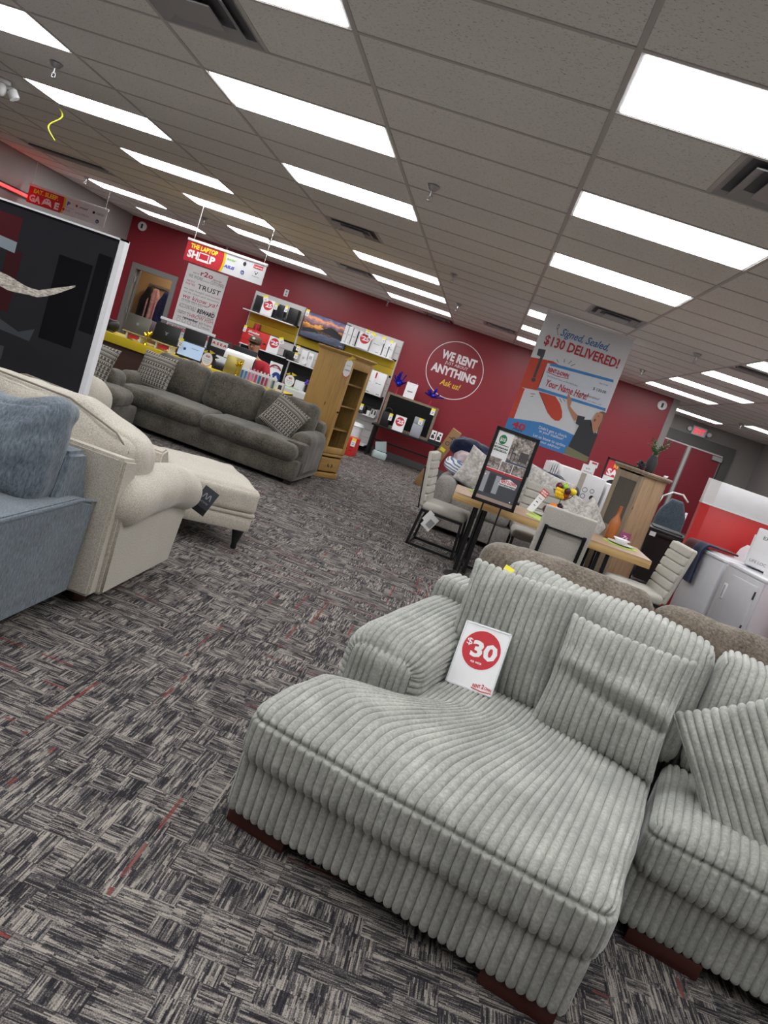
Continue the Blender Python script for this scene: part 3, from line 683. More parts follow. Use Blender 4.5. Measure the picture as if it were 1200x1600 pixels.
# outer side panel + roll arm (runs along +y)
def cham(b, bev=.015): bmesh.ops.bevel(b.bm, geom=b.bm.edges[:], offset=bev, segments=2, affect='EDGES'); return b
cham(MB().prism([(0.02, .08), (.90, .08), (.95, .42), (.95, .55), (-.0, .52)], -.2, 0, 'x')).make('side_panel', M_crm, K, ang=60)
cham(MB().prism([(0.02, .08), (.90, .08), (.95, .42), (.95, .55), (-.0, .52)], -1.1, -.9, 'x')).make('side_panel', M_crm, K, ang=60)
def roll(name, x, par, y0=-.02, y1=1.0, seed=0):
    P, N, F = lattice((.26, y1-y0, .25), .125, (30, 60, 30)); P = P+np.array((x, (y0+y1)/2, .52)); t = (P[:, 1]-y0)/(y1-y0)
    P[:, 2] += .035*np.sin(t*PI)-.05*sm(t, .7, 1.05)+.02; P[:, 0] += .015*np.sign(P[:, 0]-x)*np.abs(N[:, 0])*sm(t, .5, 1)
    P += N*(nz3(P, 6, seed)*.008)[:, None]; return link(name, mesh(name, P, F, M_crm, True), par)
roll('arm', -.06, K, seed=1); roll('arm', -1.04, K, seed=2)
cham(MB().prism([(-.06, .08), (.16, .08), (.12, .5), (.1, .765), (-.06, .785)], -1.1, -.03, 'x')).make('back_frame', M_crm, K, ang=60)
bx('seat_base', (-.92, .08, .1), (-.18, .95, .36), M_crm, K, .02)
cushion('seat_cushion', (-.55, .62, .44), (.72, .86, .2), M_crm, K, .07, .03, seed=4)
def slope(P):
    P = P.copy(); P[:, 2] -= .10*sm(P[:, 0], .1, .55); P[:, 0] -= .03*np.clip(P[:, 2], 0, 1); return P
cu = cushion('back_cushion', (-.55, .24, .76), (1.0, .27, .36), M_crm, K, .07, .04, (-.06, 0, 0), (44, 22, 30), .012, seed=5, axis=1, fn=slope)
for dy in (-.125, .125):
    pts = [(.34, dy, -.16), (.44, dy, -.1), (.455, dy, .02), (.37, dy, .09), (.1, dy*1.0, .175), (-.3, dy, .185), (-.46, dy, .14)]
    MB().tube([(x, y*1.12, z) for x, y, z in pts], .005, 6).make('piping', M_pip, cu)
wing = MB().prism([(.0, .0), (.05, .12), (.03, .2), (-.05, .22), (-.1, .1), (-.1, 0)], 0, .1, 'x'); wing.bm.free()
for x in (-.98, -.14):
    MB().lathe([(.03, 0), (.045, .01), (.05, .035), (.04, .06), (.03, .08)], (x, .08, 0), 18).make('foot', M_wal, K, ang=40)
    MB().lathe([(.03, 0), (.045, .01), (.05, .035), (.04, .06), (.03, .08)], (x, .86, 0), 18).make('foot', M_wal, K, ang=40)
M_ct = mat('care tag grey', '#3a3d44', .5)
o = thing('hang_tag', 'dark grey hanging brand tag at the cream armchair arm front', 'tag', (-.27, 1.40, .49), group=None, rot=(0, .35, .15)); bx('card', (-.05, -.001, -.1), (.05, .001, .07), M_ct, o)
lettering(o, [('/\\/\\', -.03, .03, .0, .035, {'bold': .03}), ('HOME', -.03, .03, -.03, .012)], mat('tag print', '#9a9da4', .5), -.002); bx('stripe', (-.05, -.0015, -.1), (.05, -.0005, -.06), M_black, o)
O = thing('ottoman', 'cream tweed ottoman on dark turned legs in the aisle', 'ottoman', (-.67, 2.48, 0), math.radians(33))
cushion('top_cushion', (0, 0, .375), (.66, .86, .19), M_crm, O, .05, .025, seed=3); bx('base', (-.32, -.42, .15), (.32, .42, .27), M_crm, O, .02); bx('band', (-.33, -.43, .262), (.33, .43, .295), M_crm, O, .014)
for x in (-.26, .26):
    for y in (-.36, .36): MB().lathe([(.016, 0), (.024, .01), (.02, .04), (.028, .07), (.04, .12), (.045, .15)], (x, y, 0), 16).make('leg', M_black, O, ang=50)
# second cream seat beyond
Q = thing('cream_side_chair', 'cream piped side chair mostly hidden beyond the rolled arm armchair', 'chair', (-1.3, 1.47, 0), 0)
cushion('seat_cushion', (.3, .24, .43), (.7, .28, .15), M_crm, Q, .05, .015, seed=7); bx('base', (-.05, .06, .08), (.6, .38, .36), M_crm, Q, .03)
arm_prof('arm', [(-.03, .08), (.05, .08), (.05, .5), (.1, .6), (.04, .68), (-.03, .66), (-.04, .5)], -.05, .68, M_crm, Q, .012)
MB().tube([(.645, .12, .495), (.655, .24, .5), (.645, .36, .495)], .005).make('piping', M_pip, Q)
for x in (0, .55): cy('foot', (x, .2, 0), (x, .2, .08), .03, M_wal, Q)
o = thing('cream_accent_chair', 'rounded cream accent chair just right of the big television', 'chair', (-2.2, 3.3, 0)); cushion('back', (0, 0, .42), (.52, .5, .6), M_crm, o, .2, .02, axis=1, seed=9); cushion('seat', (0, -.3, .3), (.5, .5, .2), M_crm, o, .08, .02, seed=4)
for x in (-.2, .2): cy('leg', (x, -.4, 0), (x, -.4, .2), .015, M_wal, o); cy('leg', (x, .15, 0), (x, .15, .2), .015, M_wal, o)
# ================= DARK SECTIONAL (left middle) =================
M_drk = fabric('dark olive velvet', '#37332d', '#6a655b', 60, .35, 4, .6, .75)
def tribal():
    t = NT('tribal print'); v = t.coord(); sp_ = t.new('ShaderNodeSeparateXYZ'); t.l.new(v, sp_.inputs[0]); x, z = sp_.outputs[0], sp_.outputs[2]
    R = t.math('MULTIPLY', z, 22.); row = t.math('FLOOR', R); fz = t.math('SUBTRACT', R, row)
    h = t.new('ShaderNodeTexWhiteNoise'); h.noise_dimensions = '1D'; t.l.new(row, h.inputs['W']); h = h.outputs['Value']
    fr = t.math('ADD', 28., t.math('MULTIPLY', t.math('FLOOR', t.math('MULTIPLY', h, 3.)), 22.))
    fx = t.math('FRACT', t.math('MULTIPLY', x, fr)); tri = t.math('ABSOLUTE', t.math('SUBTRACT', fx, .5))
    a = t.math('LESS_THAN', t.math('MULTIPLY', tri, 2.), fz); b = t.math('GREATER_THAN', tri, .27)
    sel = t.math('GREATER_THAN', h, .55); pt = t.math('ADD', t.math('MULTIPLY', a, sel), t.math('MULTIPLY', b, t.math('SUBTRACT', 1., sel)))
    edge = t.math('GREATER_THAN', fz, .86); pt = t.math('MAXIMUM', t.math('MULTIPLY', pt, t.math('GREATER_THAN', fz, .18)), edge)
    n = t.noise(v, 200, 2); pt = t.math('MULTIPLY', pt, t.math('ADD', .6, t.math('MULTIPLY', n, .6)))
    t.col(t.mix(pt, hexc('#4a4744'), hexc('#a29c92'))); t.b.inputs['Roughness'].default_value = .95; t.bump(n, .4, .002); return t.m
M_tri = tribal()
D = thing('dark_sofa', 'long dark olive grey sofa with three back cushions in front of the yellow counter', 'sofa', (-.66, 5.62, 0), math.radians(-1.0))
W = 2.5
bx('base', (-W, 0.0, .05), (0, 1.2, .30), M_drk, D, .03)
cushion('seat_cushion', (-.655, .36, .37), (1.19, .86, .19), M_drk, D, .085, .035, seed=1); cushion('seat_cushion', (-1.80, .36, .37), (1.12, .86, .19), M_drk, D, .085, .035, seed=2)
bx('back_frame', (-W+.1, 1.0, .3), (-.05, 1.26, .74), M_drk, D, .07)
for k, x in enumerate((-.53, -1.26, -2.0)): cushion('back_cushion', (x, .93, .67), (.74, .24, .48), M_drk, D, .09, .05, (-.16, 0, 0), seed=k+3, axis=1, wr=.014)
def arm_block(par, x, y0, y1, top, m, wd=.26, seed=0):
    P, N, F = lattice((wd, y1-y0, top-.08), .11, (18, 30, 22)); P = P+np.array((x, (y0+y1)/2, (top+.08)/2)); q = (P[:, 1]-y0)/(y1-y0)
    P[:, 2] += .0*q; flat_ = P[:, 2] < .3; P += N*(nz3(P, 5, seed)*.012)[:, None]
    return link('arm', mesh('arm', P, F, m, True), par)
arm_block(D, -.12, .25, 1.2, .61, M_drk, .26, 1); arm_block(D, -W+.1, .25, 1.2, .61, M_drk, .26, 2)
bx('arm_panel', (-.25, .1, .06), (0, 1.22, .5), M_drk, D, .04)
for x in (-.12, -W+.05):
    for y in (.05, 1.08): bx('foot', (x, y, 0), (x+.08, y+.08, .06), M_black, D)
E_ = thing('dark_loveseat', 'dark olive grey loveseat at the left end, partly behind the big television', 'loveseat', (-2.62, 4.97, 0), 0)
bx('base', (-1.6, .04, .05), (-.03, .62, .28), M_drk, E_, .03)
cushion('seat_cushion', (-.42, .22, .36), (.78, .5, .19), M_drk, E_, .08, .03, seed=1); cushion('seat_cushion', (-1.2, .22, .36), (.75, .5, .19), M_drk, E_, .08, .03, seed=6)
arm_block(E_, -.34, .22, .62, .63, M_drk, .24, 3); bx('back_frame', (-1.6, .5, .3), (-.45, .64, .7), M_drk, E_, .05)
cushion('back_cushion', (-1.1, .42, .62), (.8, .2, .42), M_drk, E_, .08, .04, (-.15, 0, 0), seed=8, axis=1)
for x in (-1.55, -.12): bx('foot', (x, .08, 0), (x+.07, .15, .05), M_black, E_)
G = 'tribal print pillows on the dark sofas'
pillow('tribal_pillow', 'tribal print pillow on the loveseat beside the television edge', .46, .46, .08, M_tri, (-3.08, 5.12, .66), (-.25, .1, .1), G, seed=1)
pillow('tribal_pillow', 'tribal print pillow at the left end of the long dark sofa', .47, .47, .08, M_tri, (-2.83, 6.2, .68), (-.28, .0, -.12), G, seed=2)
pillow('tribal_pillow', 'tribal print pillow lying diagonally at the right arm of the dark sofa', .47, .47, .08, M_tri, (-1.1, 6.12, .68), (-.5, .42, .1), G, seed=3)
# ================= BIG TELEVISION (left) =================
M_scr = mat('screen glass', '#08080b', .06, coat=.3)
TVW, TVH = 1.95, 1.2; t_ = thing('big_television', 'big portrait-edge television with white bezel standing left, dark screen with pale driftwood branch', 'television', (-1.72, 2.45, .52), math.radians(0))
t_['label'] = 'big television with a white bezel at the left, its dark screen showing a pale branch'
bx('case', (-TVW+.01, .0, .01), (-.01, .05, TVH+.12), mat('tv back', '#1b1b1d', .5), t_, .006)
MB().box((-TVW, -.012, 0), (-TVW+.02, .03, TVH+.13)).box((-.042, -.012, 0), (0, .06, TVH+.13)).box((-TVW, -.012, TVH+.117), (0, .052, TVH+.13)).box((-TVW, -.012, 0), (0, .03, .015)).make('bezel', mat('white bezel', '#e6e6ea', .35), t_)
bx('screen', (-TVW+.02, -.008, .015), (-.042, -.002, TVH+.117), M_scr, t_)
zt = TVH+.12
def R_(x0, z0, x1, z1): return rect(x0, z0, x1, z1)
def scrm(n, c): return mat(n, c, .12, emit=None)
flat('painted_reflection', [rect(-1.9, .02, -.05, 1.3)], mat('screen reflection dark', '#26262b', .1, coat=.3), t_, -.0085)  # black screen lightened to grey, the room's reflection put into its colour
flat('painted_reflection', [rect(-.46, .45, -.19, 1.08), rect(-.17, .6, -.06, 1.18)], mat('screen reflection black', '#0b0b10', .1), t_, -.0089)
flat('painted_reflection', [rect(-.86, .55, -.74, 1.0)], mat('reflected red dim', '#3a161b', .2), t_, -.0091)  # red and grey shapes paint the shop mirrored in the glass
flat('painted_reflection', [[(-.9, .52), (-.62, .44), (-.5, .5), (-.52, .4), (-.95, .42)], rect(-1.0, .2, -.7, .3)], mat('reflected grey dim', '#44474c', .2), t_, -.0091)
flat('painted_reflection', [rect(-1.06, 1.05, -.80, 1.24)], mat('reflected poster', '#4a1a20', .2), t_, -.0092)  # mirrored poster painted on the glass, red over pale
flat('painted_reflection', [[(-1.06, 1.0), (-.80, .98), (-.80, 1.06), (-1.06, 1.08)]], mat('reflected pale strip', '#8a949c', .2), t_, -.0093)
# pale branch print
NB = 46; pts = []
for i in range(NB):
    a = i/(NB-1); x = -1.6+1.32*a; z = 1.0-.25*math.sin(a*2.2)**1.3+.17*max(0, a-.80)*5*.22; 
    if a > .8: z += (a-.8)*.25
    wd = .058*(1-a)**.6*(1+.25*math.sin(a*23))+.006+.010*max(0, .9-a); pts.append((x, z, wd))
poly = [[(pts[i][0], pts[i][1]-pts[i][2]), (pts[i+1][0], pts[i+1][1]-pts[i+1][2]), (pts[i+1][0], pts[i+1][1]+pts[i+1][2]), (pts[i][0], pts[i][1]+pts[i][2])] for i in range(NB-1)]
tb_ = NT('branch print'); v = tb_.coord(); n_ = tb_.noise(tb_.mapping(v, (1, 1, 3)), 30, 5, .8); c_ = tb_.ramp(n_, [(.3, '#3c342e'), (.5, '#9b948a'), (.7, '#d6d2ca')]); tb_.col(c_)
tb_.l.new(c_, tb_.b.inputs['Emission Color']); tb_.b.inputs['Emission Strength'].default_value = .35
flat('screen_branch', poly, tb_.m, t_, -.0097, label='pale branch picture')
st = thing('tv_stand', 'low black stand under the big white bezel television', 'stand', (-2.7, 2.45, 0)); MB().box((-.9, -.2, .44), (.9, .25, .5), .01).box((-.9, -.2, 0), (.9, .25, .06), .01).make('shelf', M_blackm, st)
for x in (-.85, 0, .8): bx('leg', (x, -.18, .06), (x+.05, .22, .44), M_blackm, st)
MB().box((-.02, .0, .5), (-.0+.04, .04, .53)).make('foot_pad', M_blackm, st)
# red neon strip on the left wall + hanging game banner
o = thing('neon_strip', 'glowing red neon bar sign on the grey left wall', 'light', (XL+.03, 8.75, 2.38)); cy('tube', (0, -.6, 0), (0, .55, 0), .022, mat('red neon', '#ff2a2a', .4, emit=6), o); bx('backer', (-.028, -.62, -.05), (-.01, .57, .05), M_black, o)
def banner(name, lab, x0, x1, z0, z1, y, split, cy_, chains):
    o = thing(name, lab, 'banner', ((x0+x1)/2, y, z0)); w = (x1-x0)/2; h = z1-z0
    bx('sheet', (-w, 0, 0), (w, .006, h), mat('banner vinyl', '#dcdce0', .5), o); bx('rail', (-w-.01, -.012, h-.015), (w+.01, .018, h+.02), M_white, o, .004)
    xs = -w+2*w*split
    def arc(d): return [(xs+d+.06*h*2*math.cos(a)-.1*h, h*.5+h*.5*math.sin(a)) for a in np.linspace(-PI/2, PI/2, 12)]
    flat('yellow_swoosh', [[(-w, 0)]+arc(.035)+[(-w, h)]], M_yel, o, -.0015); flat('red_field', [[(-w, 0)]+arc(0)+[(-w, h)]], M_r, o, -.002)
    for c in chains:
        b = MB(); n = int((H-z1)/.03)
        for k in range(n):
            z = h+.02+(H-z1-.02)*(k+.5)/n; b.box((c-.004, -.0015, z-.014), (c+.004, .0015, z+.014)) if k % 2 else b.box((c-.0015, -.004, z-.014), (c+.0015, .004, z+.014))
        b.make('chain', mat('white chain', '#d8d6d2', .4), o)
    return o, w, h, xs
Yb = 7.9
o, w_, h_, xs = banner('laptop_banner', 'hanging banner reading the laptop shop with maker logos', -3.62, -2.42, 2.17, 2.46, Yb, .47, 0, (-.52, .55))
lettering(o, [('THE LAPTOP', -.54, -.13, .19, .062, {'bold': .04})], mat('letter yellow', '#efe23a', .6), -.003)
lettering(o, [('SH', -.56, -.40, .06, .1, {'bold': .05}), ('P', -.22, -.14, .06, .1, {'bold': .05})], M_paper, -.003)
flat('laptop_icon', stroke([(-.385, .075), (-.385, .16), (-.245, .16), (-.245, .075)], .012)+[[(-.41, .045), (-.22, .045), (-.24, .075), (-.39, .075)]], M_paper, o, -.003)
lettering(o, [('acer', .02, .16, .19, .035, {'bold': .03})], mat('logo green', '#8cbf3f', .6), -.003); lettering(o, [('ASUS', .0, .16, .08, .04, {'bold': .04, 'shear': .2})], mat('logo blue', '#3948b8', .6), -.003)
flat('logo_plate', [rect(.42, .2, .56, .25)], mat('logo red', '#d4263a', .6), o, -.003); lettering(o, [('Lenovo', .43, .55, .212, .025, {'bold': .02})], M_paper, -.004)
flat('fruit_logo', [disc(.285, .21, .024, 16, .03), [(.285, .245), (.3, .26), (.295, .245)]], M_txt, o, -.003); flat('round_logo', [disc(.285, .09, .028, 20)], M_nav, o, -.003); lettering(o, [('hp', .268, .302, .078, .028, {'shear': .3})], M_paper, -.004)
flat('cow_logo', [disc(.48, .13, .012, 10), disc(.46, .15, .008, 8), disc(.5, .15, .008, 8)], M_txt, o, -.003); lettering(o, [('Gateway', .43, .54, .085, .016)], M_txt, -.003)
o, w_, h_, xs = banner('game_banner', 'hanging banner reading eat sleep game by the grey left wall', -6.83, -5.48, 2.29, 2.56, 9.0, .45, 0, (-.64, .63))
lettering(o, [('EAT. SLEEP.', -.59, -.16, .17, .065, {'bold': .04})], mat('letter yellow', '#efe23a', .6), -.003)
lettering(o, [('GA', -.64, -.44, .035, .1, {'bold': .05}), ('E', -.2, -.12, .035, .1, {'bold': .05})], M_paper, -.003)
flat('gamepad_icon', [disc(-.33, .1, .06, 16, .045), [(-.42, .03), (-.36, .06), (-.36, .13), (-.39, .12)], [(-.24, .03), (-.3, .06), (-.3, .13), (-.27, .12)]], M_paper, o, -.003)
flat('pad_dots', [disc(-.35, .11, .012, 8), disc(-.305, .11, .012, 8)], M_r, o, -.004)
lettering(o, [('msi', .2, .36, .17, .035, {'bold': .04, 'shear': .3}), ('XBOX', .5, .64, .16, .035, {'bold': .01}), ('VICTRIX', .16, .4, .07, .03), ('LG', .0, .07, .06, .035)], mat('logo grey', '#85858c', .6), -.003)
flat('red_logo', [disc(-.04, .075, .022, 16), disc(.16, .185, .02, 12)], M_r, o, -.003); flat('round_logo', [disc(.55, .06, .03, 20)], M_nav, o, -.003); lettering(o, [('hp', .532, .568, .048, .028, {'shear': .3}), ], M_paper, -.004)
flat('dots_logo', [disc(.46, .175, .022, 14)], M_txt, o, -.003); lettering(o, [('P', .0, .05, .15, .06, {'bold': .04}), ('PlayStation', -.03, .12, .115, .014)], mat('ps blue', '#2a3f8e', .6), -.003)
# tall wall poster (r2o family)
o = thing('wall_poster', 'tall pale wall poster of mixed red and black lettering beside the door', 'poster', (-5.1, YB-.02, 1.2)); bx('sheet', (-.44, 0, 0), (.44, .012, 1.21), mat('poster paper', '#d9d6d6', .6), o)
RD, BK, GY = mat('ink red', '#a82038', .6), M_txt, mat('ink grey', '#6a6868', .6)
lettering(o, [('r2o', -.13, .14, 1.05, .1, {'bold': .02}), ('family', .15, .34, 1.03, .045, {'shear': .3}), ('WE DO', -.38, -.2, .86, .04), ('PARTIES', -.38, -.18, .80, .04), ('humble', .2, .41, .70, .035, {'shear': .3}), ('we know', -.37, .17, .52, .1, {'shear': .15}), ('ya!', .2, .40, .52, .1, {'shear': .15}), ('THROW FISH', -.18, .40, .19, .075)], RD, -.002)
lettering(o, [("we're", -.3, -.16, 1.05, .035), ('TRUST', -.12, .38, .78, .1, {'bold': .01}), ('WE WORK HARD & PLAY HARD', -.38, .2, .475, .024, {'bold': .02}), ('REWARD', .02, .40, .32, .085, {'bold': .04}), ('remember', -.24, .1, .12, .05, {'bold': .03})], BK, -.002)
lettering(o, [('WE WORK', -.37, -.05, .95, .07), ('(with) for', -.04, .1, .95, .035), ('CUSTOMERS', .12, .41, .95, .07), ('we stay hungry and', -.39, .18, .70, .04), ('we do chaos and decisions', -.39, .4, .635, .035), ('we hold each other', -.38, .1, .445, .022), ('ACCOUNTABLE', -.39, -.02, .32, .09), ('good stuff', .05, .40, .265, .045), ('WE MAKE', -.39, -.2, .235, .025, {'bold': .02}), ('THEM PAY', -.39, -.2, .2, .025, {'bold': .02}), ('we', -.37, -.28, .12, .04), ('and forgive', .12, .40, .12, .045), ('we', .32, .40, .42, .03)], GY, -.002)
flat('curl_border', [p for k in range(5) for p in ringp(-.32+k*.12, .07, .04, .007, 14)], GY, o, -.002); lettering(o, [('thanks', .22, .38, .05, .04, {'shear': .3})], GY, -.002)
# ================= YELLOW COUNTER =================
CY0 = 7.15; ZC = .885
Cn = thing('yellow_counter', 'long counter with bright yellow top and fascia over a brown front', 'counter', (-1.5, CY0, 0))
bx('top', (-3.1, 0, ZC-.03), (0, .72, ZC), M_yel, Cn, .003); bx('fascia', (-3.1, -.004, ZC-.12), (0, .02, ZC-.012), M_yel, Cn, .002); bx('end_fascia', (-.02, .0, ZC-.12), (.0, .72, ZC-.012), M_yel, Cn)
bx('front_panel', (-3.05, .06, 0), (-.06, .1, ZC-.12), mat('brown laminate', '#4d342b', .5), Cn)
for x in (-2.6, -1.0, -.04): bx('side_panel', (x-.04, .1, 0), (x, .68, ZC-.03), mat('brown laminate', '#4d342b', .5), Cn)
o = thing('blue_box', 'blue and brown carton on the floor before the counter left end', 'box', (-4.3, 6.75, 0), .2); bx('carton', (-.02, 0, 0), (.2, .25, .62), mat('box blue', '#1f45b0', .5), o, .004); bx('cardboard_side', (.2, 0, 0), (.23, .25, .6), mat('cardboard', '#a27a4f', .8), o); bx('tape', (-.021, -.002, .2), (.2, .002, .26), mat('cardboard', '#a27a4f', .8), o); lettering(o, [('KITTY', .02, .17, .45, .05, {'bold': .04})], M_paper, -.003)
TAGG = 'yellow topped price tags'
def ptag(x, y, z, lab, w=.055, h=.1, rx=-.1, rz=0, ry=0.): 
    o = thing('price_tag', lab, 'tag', (x, y, z), group=TAGG, rot=(rx, ry, rz)); bx('card', (-w/2, -.001, -h), (w/2, .001, 0), M_paper, o); bx('header', (-w/2, -.002, -h*.32), (w/2, .0015, 0), M_tagy, o)
    flat('print', [rect(-w*.3, -h*.6, w*.3, -h*.55), rect(-w*.2, -h*.8, w*.25, -h*.74)], M_txt, o, -.0025); return o
# laptops on risers
M_lap = mat('laptop grey', '#77756a', .35, .5); M_lap2 = mat('laptop black', '#1d1e1c', .4); M_acr = mat('riser white', '#dcdcd6', .3)
def laptop(name, lab, x, y, w, h, m, emblem, riser=.1, lean=-.25, rz=0.0, front=False, scr=None):
    o = thing('laptop', lab, 'laptop', (x, y, ZC+riser), rz, 'laptops on the yellow counter')
    bx('keyboard_base', (-w/2, 0.02 if not front else -.22, 0), (w/2, .26 if not front else .0, .018), m, o, .004, rot=(.25 if not front else 0, 0, 0), piv=(0, 0, 0))
    L = MB().box((-w/2, 0, 0), (w/2, .008, h), .003).make('lid', m, o, ang=40, rot=(lean*-1 if not front else lean, 0, 0), loc=(0, 0, .01))
    if emblem: flat('emblem', emblem, M_steel, L, -.0015)
    if scr: flat('display', [rect(-w/2+.012, .015, w/2-.012, h-.012)], scr, L, -.0015)
    return o, L
def riser(x, y, lab, h=.1):
    o = thing('laptop_riser', lab, 'stand', (x, y, ZC), group='pale laptop risers')
    for s in (-1, 1): bx('leg', (s*.1-.012, -.02, 0), (s*.1+.012, .16, h-.012), M_acr, o)
    bx('shelf', (-.16, -.05, h-.012), (.16, .2, h), mat('riser cream', '#cdbf86', .5), o); bx('red_label', (-.07, -.021, .02), (.07, -.018, .07), M_r, o)
riser(-3.72, 7.28, 'pale riser under the olive laptop with round emblem'); laptop('', 'olive grey laptop with a round emblem, leftmost on the counter', -3.72, 7.28, .35, .235, M_lap, [disc(.0, .12, .022, 14)], .1, .12)
laptop('', 'slim mauve silver laptop half hidden behind the olive one', -3.5, 7.46, .3, .22, mat('mauve silver', '#9a8790', .35, .4), None, .1, .12)
riser(-3.28, 7.28, 'pale riser under the black laptop'); laptop('', 'black laptop with a wing emblem, second on the counter', -3.30, 7.3, .37, .25, M_lap2, [[(-.03, .15), (0, .12), (.03, .15), (0, .135)], [(-.02, .125), (0, .11), (.02, .125), (0, .1)]], .1, .12)
T_ = thing('tablet_display', 'light blue touchscreen display on the counter with price tag', 'screen', (-2.88, 7.22, ZC+.0), -.0)
MB().box((-.19, 0, 0.01), (.19, .02, .24), .004).make('case', M_lap2, T_, ang=40, rot=(-.22, 0, 0)); sc_ = mat('screen light blue', '#a9c0dc', .3, emit=.35)
k_ = T_.children[0]; flat('display', [rect(-.172, .035, .172, .226)], sc_, k_, -.001); flat('blue_swirl', [disc(-.09, .13, .02, 14)], M_nav, k_, -.002); lettering(k_, [('Welcome!', .0, .1, .16, .012, {'bold': .03})], M_nav, -.002)
for x in (-.1, .1): bx('foot', (x-.02, -.02, 0), (x+.02, .12, .015), M_black, T_)
ptag(-3.02, 7.19, ZC+.25, 'yellow topped price tag on the light blue display', .06, .12)
def burst_sign(x, y, z, lab, s=1., rz=0, txt='50'):
    o = thing('round_sign', lab, 'sign', (x, y, z), rz); flat('card', [disc(0, .09*s, .075*s, 24, .09*s)], M_paper, o, -.001); bx('backing', (-.05*s, 0, 0), (.05*s, .003, .14*s), M_paper, o)
    flat('red_rim', ringp(0, .09*s, .08*s, .006*s, 24, .095*s, PI, 2*PI), M_r, o, -.002); lettering(o, [(txt, -.03*s, .03*s, .115*s, .03*s, {'bold': .04})], M_r, -.002)
    lettering(o, [('PER WEEK', -.045*s, .045*s, .08*s, .012*s), ('WITH OPTION', -.045*s, .045*s, .055*s, .01*s), ('TO OWN', -.03*s, .03*s, .035*s, .01*s)], M_nav, -.002)
    flat('yellow_bow', [[(-.09*s, .17*s), (-.02*s, .21*s), (-.03*s, .16*s)], [(.09*s, .2*s), (.0, .22*s), (.02*s, .165*s)]], M_yel, o, -.003); return o
burst_sign(-2.61, 7.2, ZC+.005, 'oval price card with yellow bow standing beside the light blue display')
laptop('', 'open laptop seen from behind with gold silver lid, right part of the counter', -2.27, 7.3, .24, .24, mat('gold lid', '#a99a55', .3, .5), None, .0, .12, .12)
o = thing('tablet_black', 'small black tablet leaning next to the oval price card', 'tablet', (-2.59, 7.3, ZC), .1, rot=(-.2, 0, .1)); bx('body', (0.03, 0, 0), (.2, .01, .2), M_lap2, o, .003); flat('screen', [rect(.04, .01, .19, .19)], M_scr, o, -.001)
def foil(x, y, z, h, lab, m, seed):
    rnd = random.Random(seed); o = thing('foil_weight', lab, 'decoration', (x, y, z)); b = MB(); b.cyl((0, 0, 0), (0, 0, h*.12), .03, .022, 10)
    MB().cyl((0, 0, h*.1), (0, 0, h*.7), .014, .008, 8).make('stem', m, o); b.make('base', m, o); b = MB()
    for k in range(14):
        a = rnd.uniform(0, 2*PI); r = rnd.uniform(.02, .055); zz = h*rnd.uniform(.6, 1.0); p = Vector((math.cos(a)*r, math.sin(a)*r, zz))
        b.cyl((0, 0, h*.62), p, .005, .012, 5); b.bm.faces.ensure_lookup_table()
    b.make('foil_tuft', m, o); return o
M_gold = mat('gold foil', '#d9b81a', .2, .8); foil(-3.5, 7.2, ZC, .2, 'gold foil balloon weight between the two left laptops', M_gold, 1); foil(-2.18, 7.22, ZC, .24, 'gold foil balloon weight in front of the white curved screen', M_gold, 2)
# white curved monitor back / all in one
o = thing('white_monitor', 'white curved all-in-one computer back standing on the counter', 'monitor', (-2.31, 7.56, ZC), .0)
V = []; F = []
prof = [(0, 0), (-.0, .20), (.01, .26), (.04, .30), (.09, .315), (.12, .30)]
b = MB(); pr = prof+[(x+.012, z-.012) for x, z in prof[::-1]]; b.prism([(p[0], p[1]) for p in pr], -.22, .21, 'x'); b.make('shell', M_white, o, ang=50)
bx('stand', (-.06, .1, 0), (.06, .22, .02), M_white, o); bx('neck', (-.03, .1, .0), (.03, .12, .25), M_white, o)
# phone accessory boxes
cols = ['#3f6fa8', '#4b8ac0', '#d36f9c', '#e07ba8', '#c04f86', '#3f74ad', '#8f2a54', '#a8326a', '#d8d5d0', '#55707c']
nm = ['blue', 'sky blue', 'pink', 'light pink', 'rose', 'steel blue', 'maroon', 'magenta', 'white', 'teal grey']
for i in range(10):
    o = thing('accessory_box', f'clear boxed {nm[i]} phone accessory, number {"one two three four five six seven eight nine ten".split()[i]} from the left in the counter row', 'box', (-2.10+i*.05, 7.22+.006*(i % 2), ZC), .05, 'boxed phone accessories in a row')
    o['label'] = f'{nm[i]} boxed phone accessory in the row at the right end of the yellow counter'
    bx('carton', (-.02, 0, 0), (.02, .09, .15), M_white, o, .002); flat('window', [rect(-.016, .01, .016, .12)], mat('acc '+nm[i], cols[i], .4), o, -.001); bx('hang_tab', (-.012, .0, .15), (.012, .002, .18), mat('pink tab', '#e7a8bd', .5) if i in (2, 3, 4) else M_paper, o)
o = thing('camera_box', 'small white box with grey camera picture at the row end', 'box', (-1.6, 7.25, ZC)); bx('carton', (0, 0, 0), (.09, .08, .12), M_white, o, .002); flat('picture', [rect(.02, .03, .07, .09)], M_dk, o, -.001)
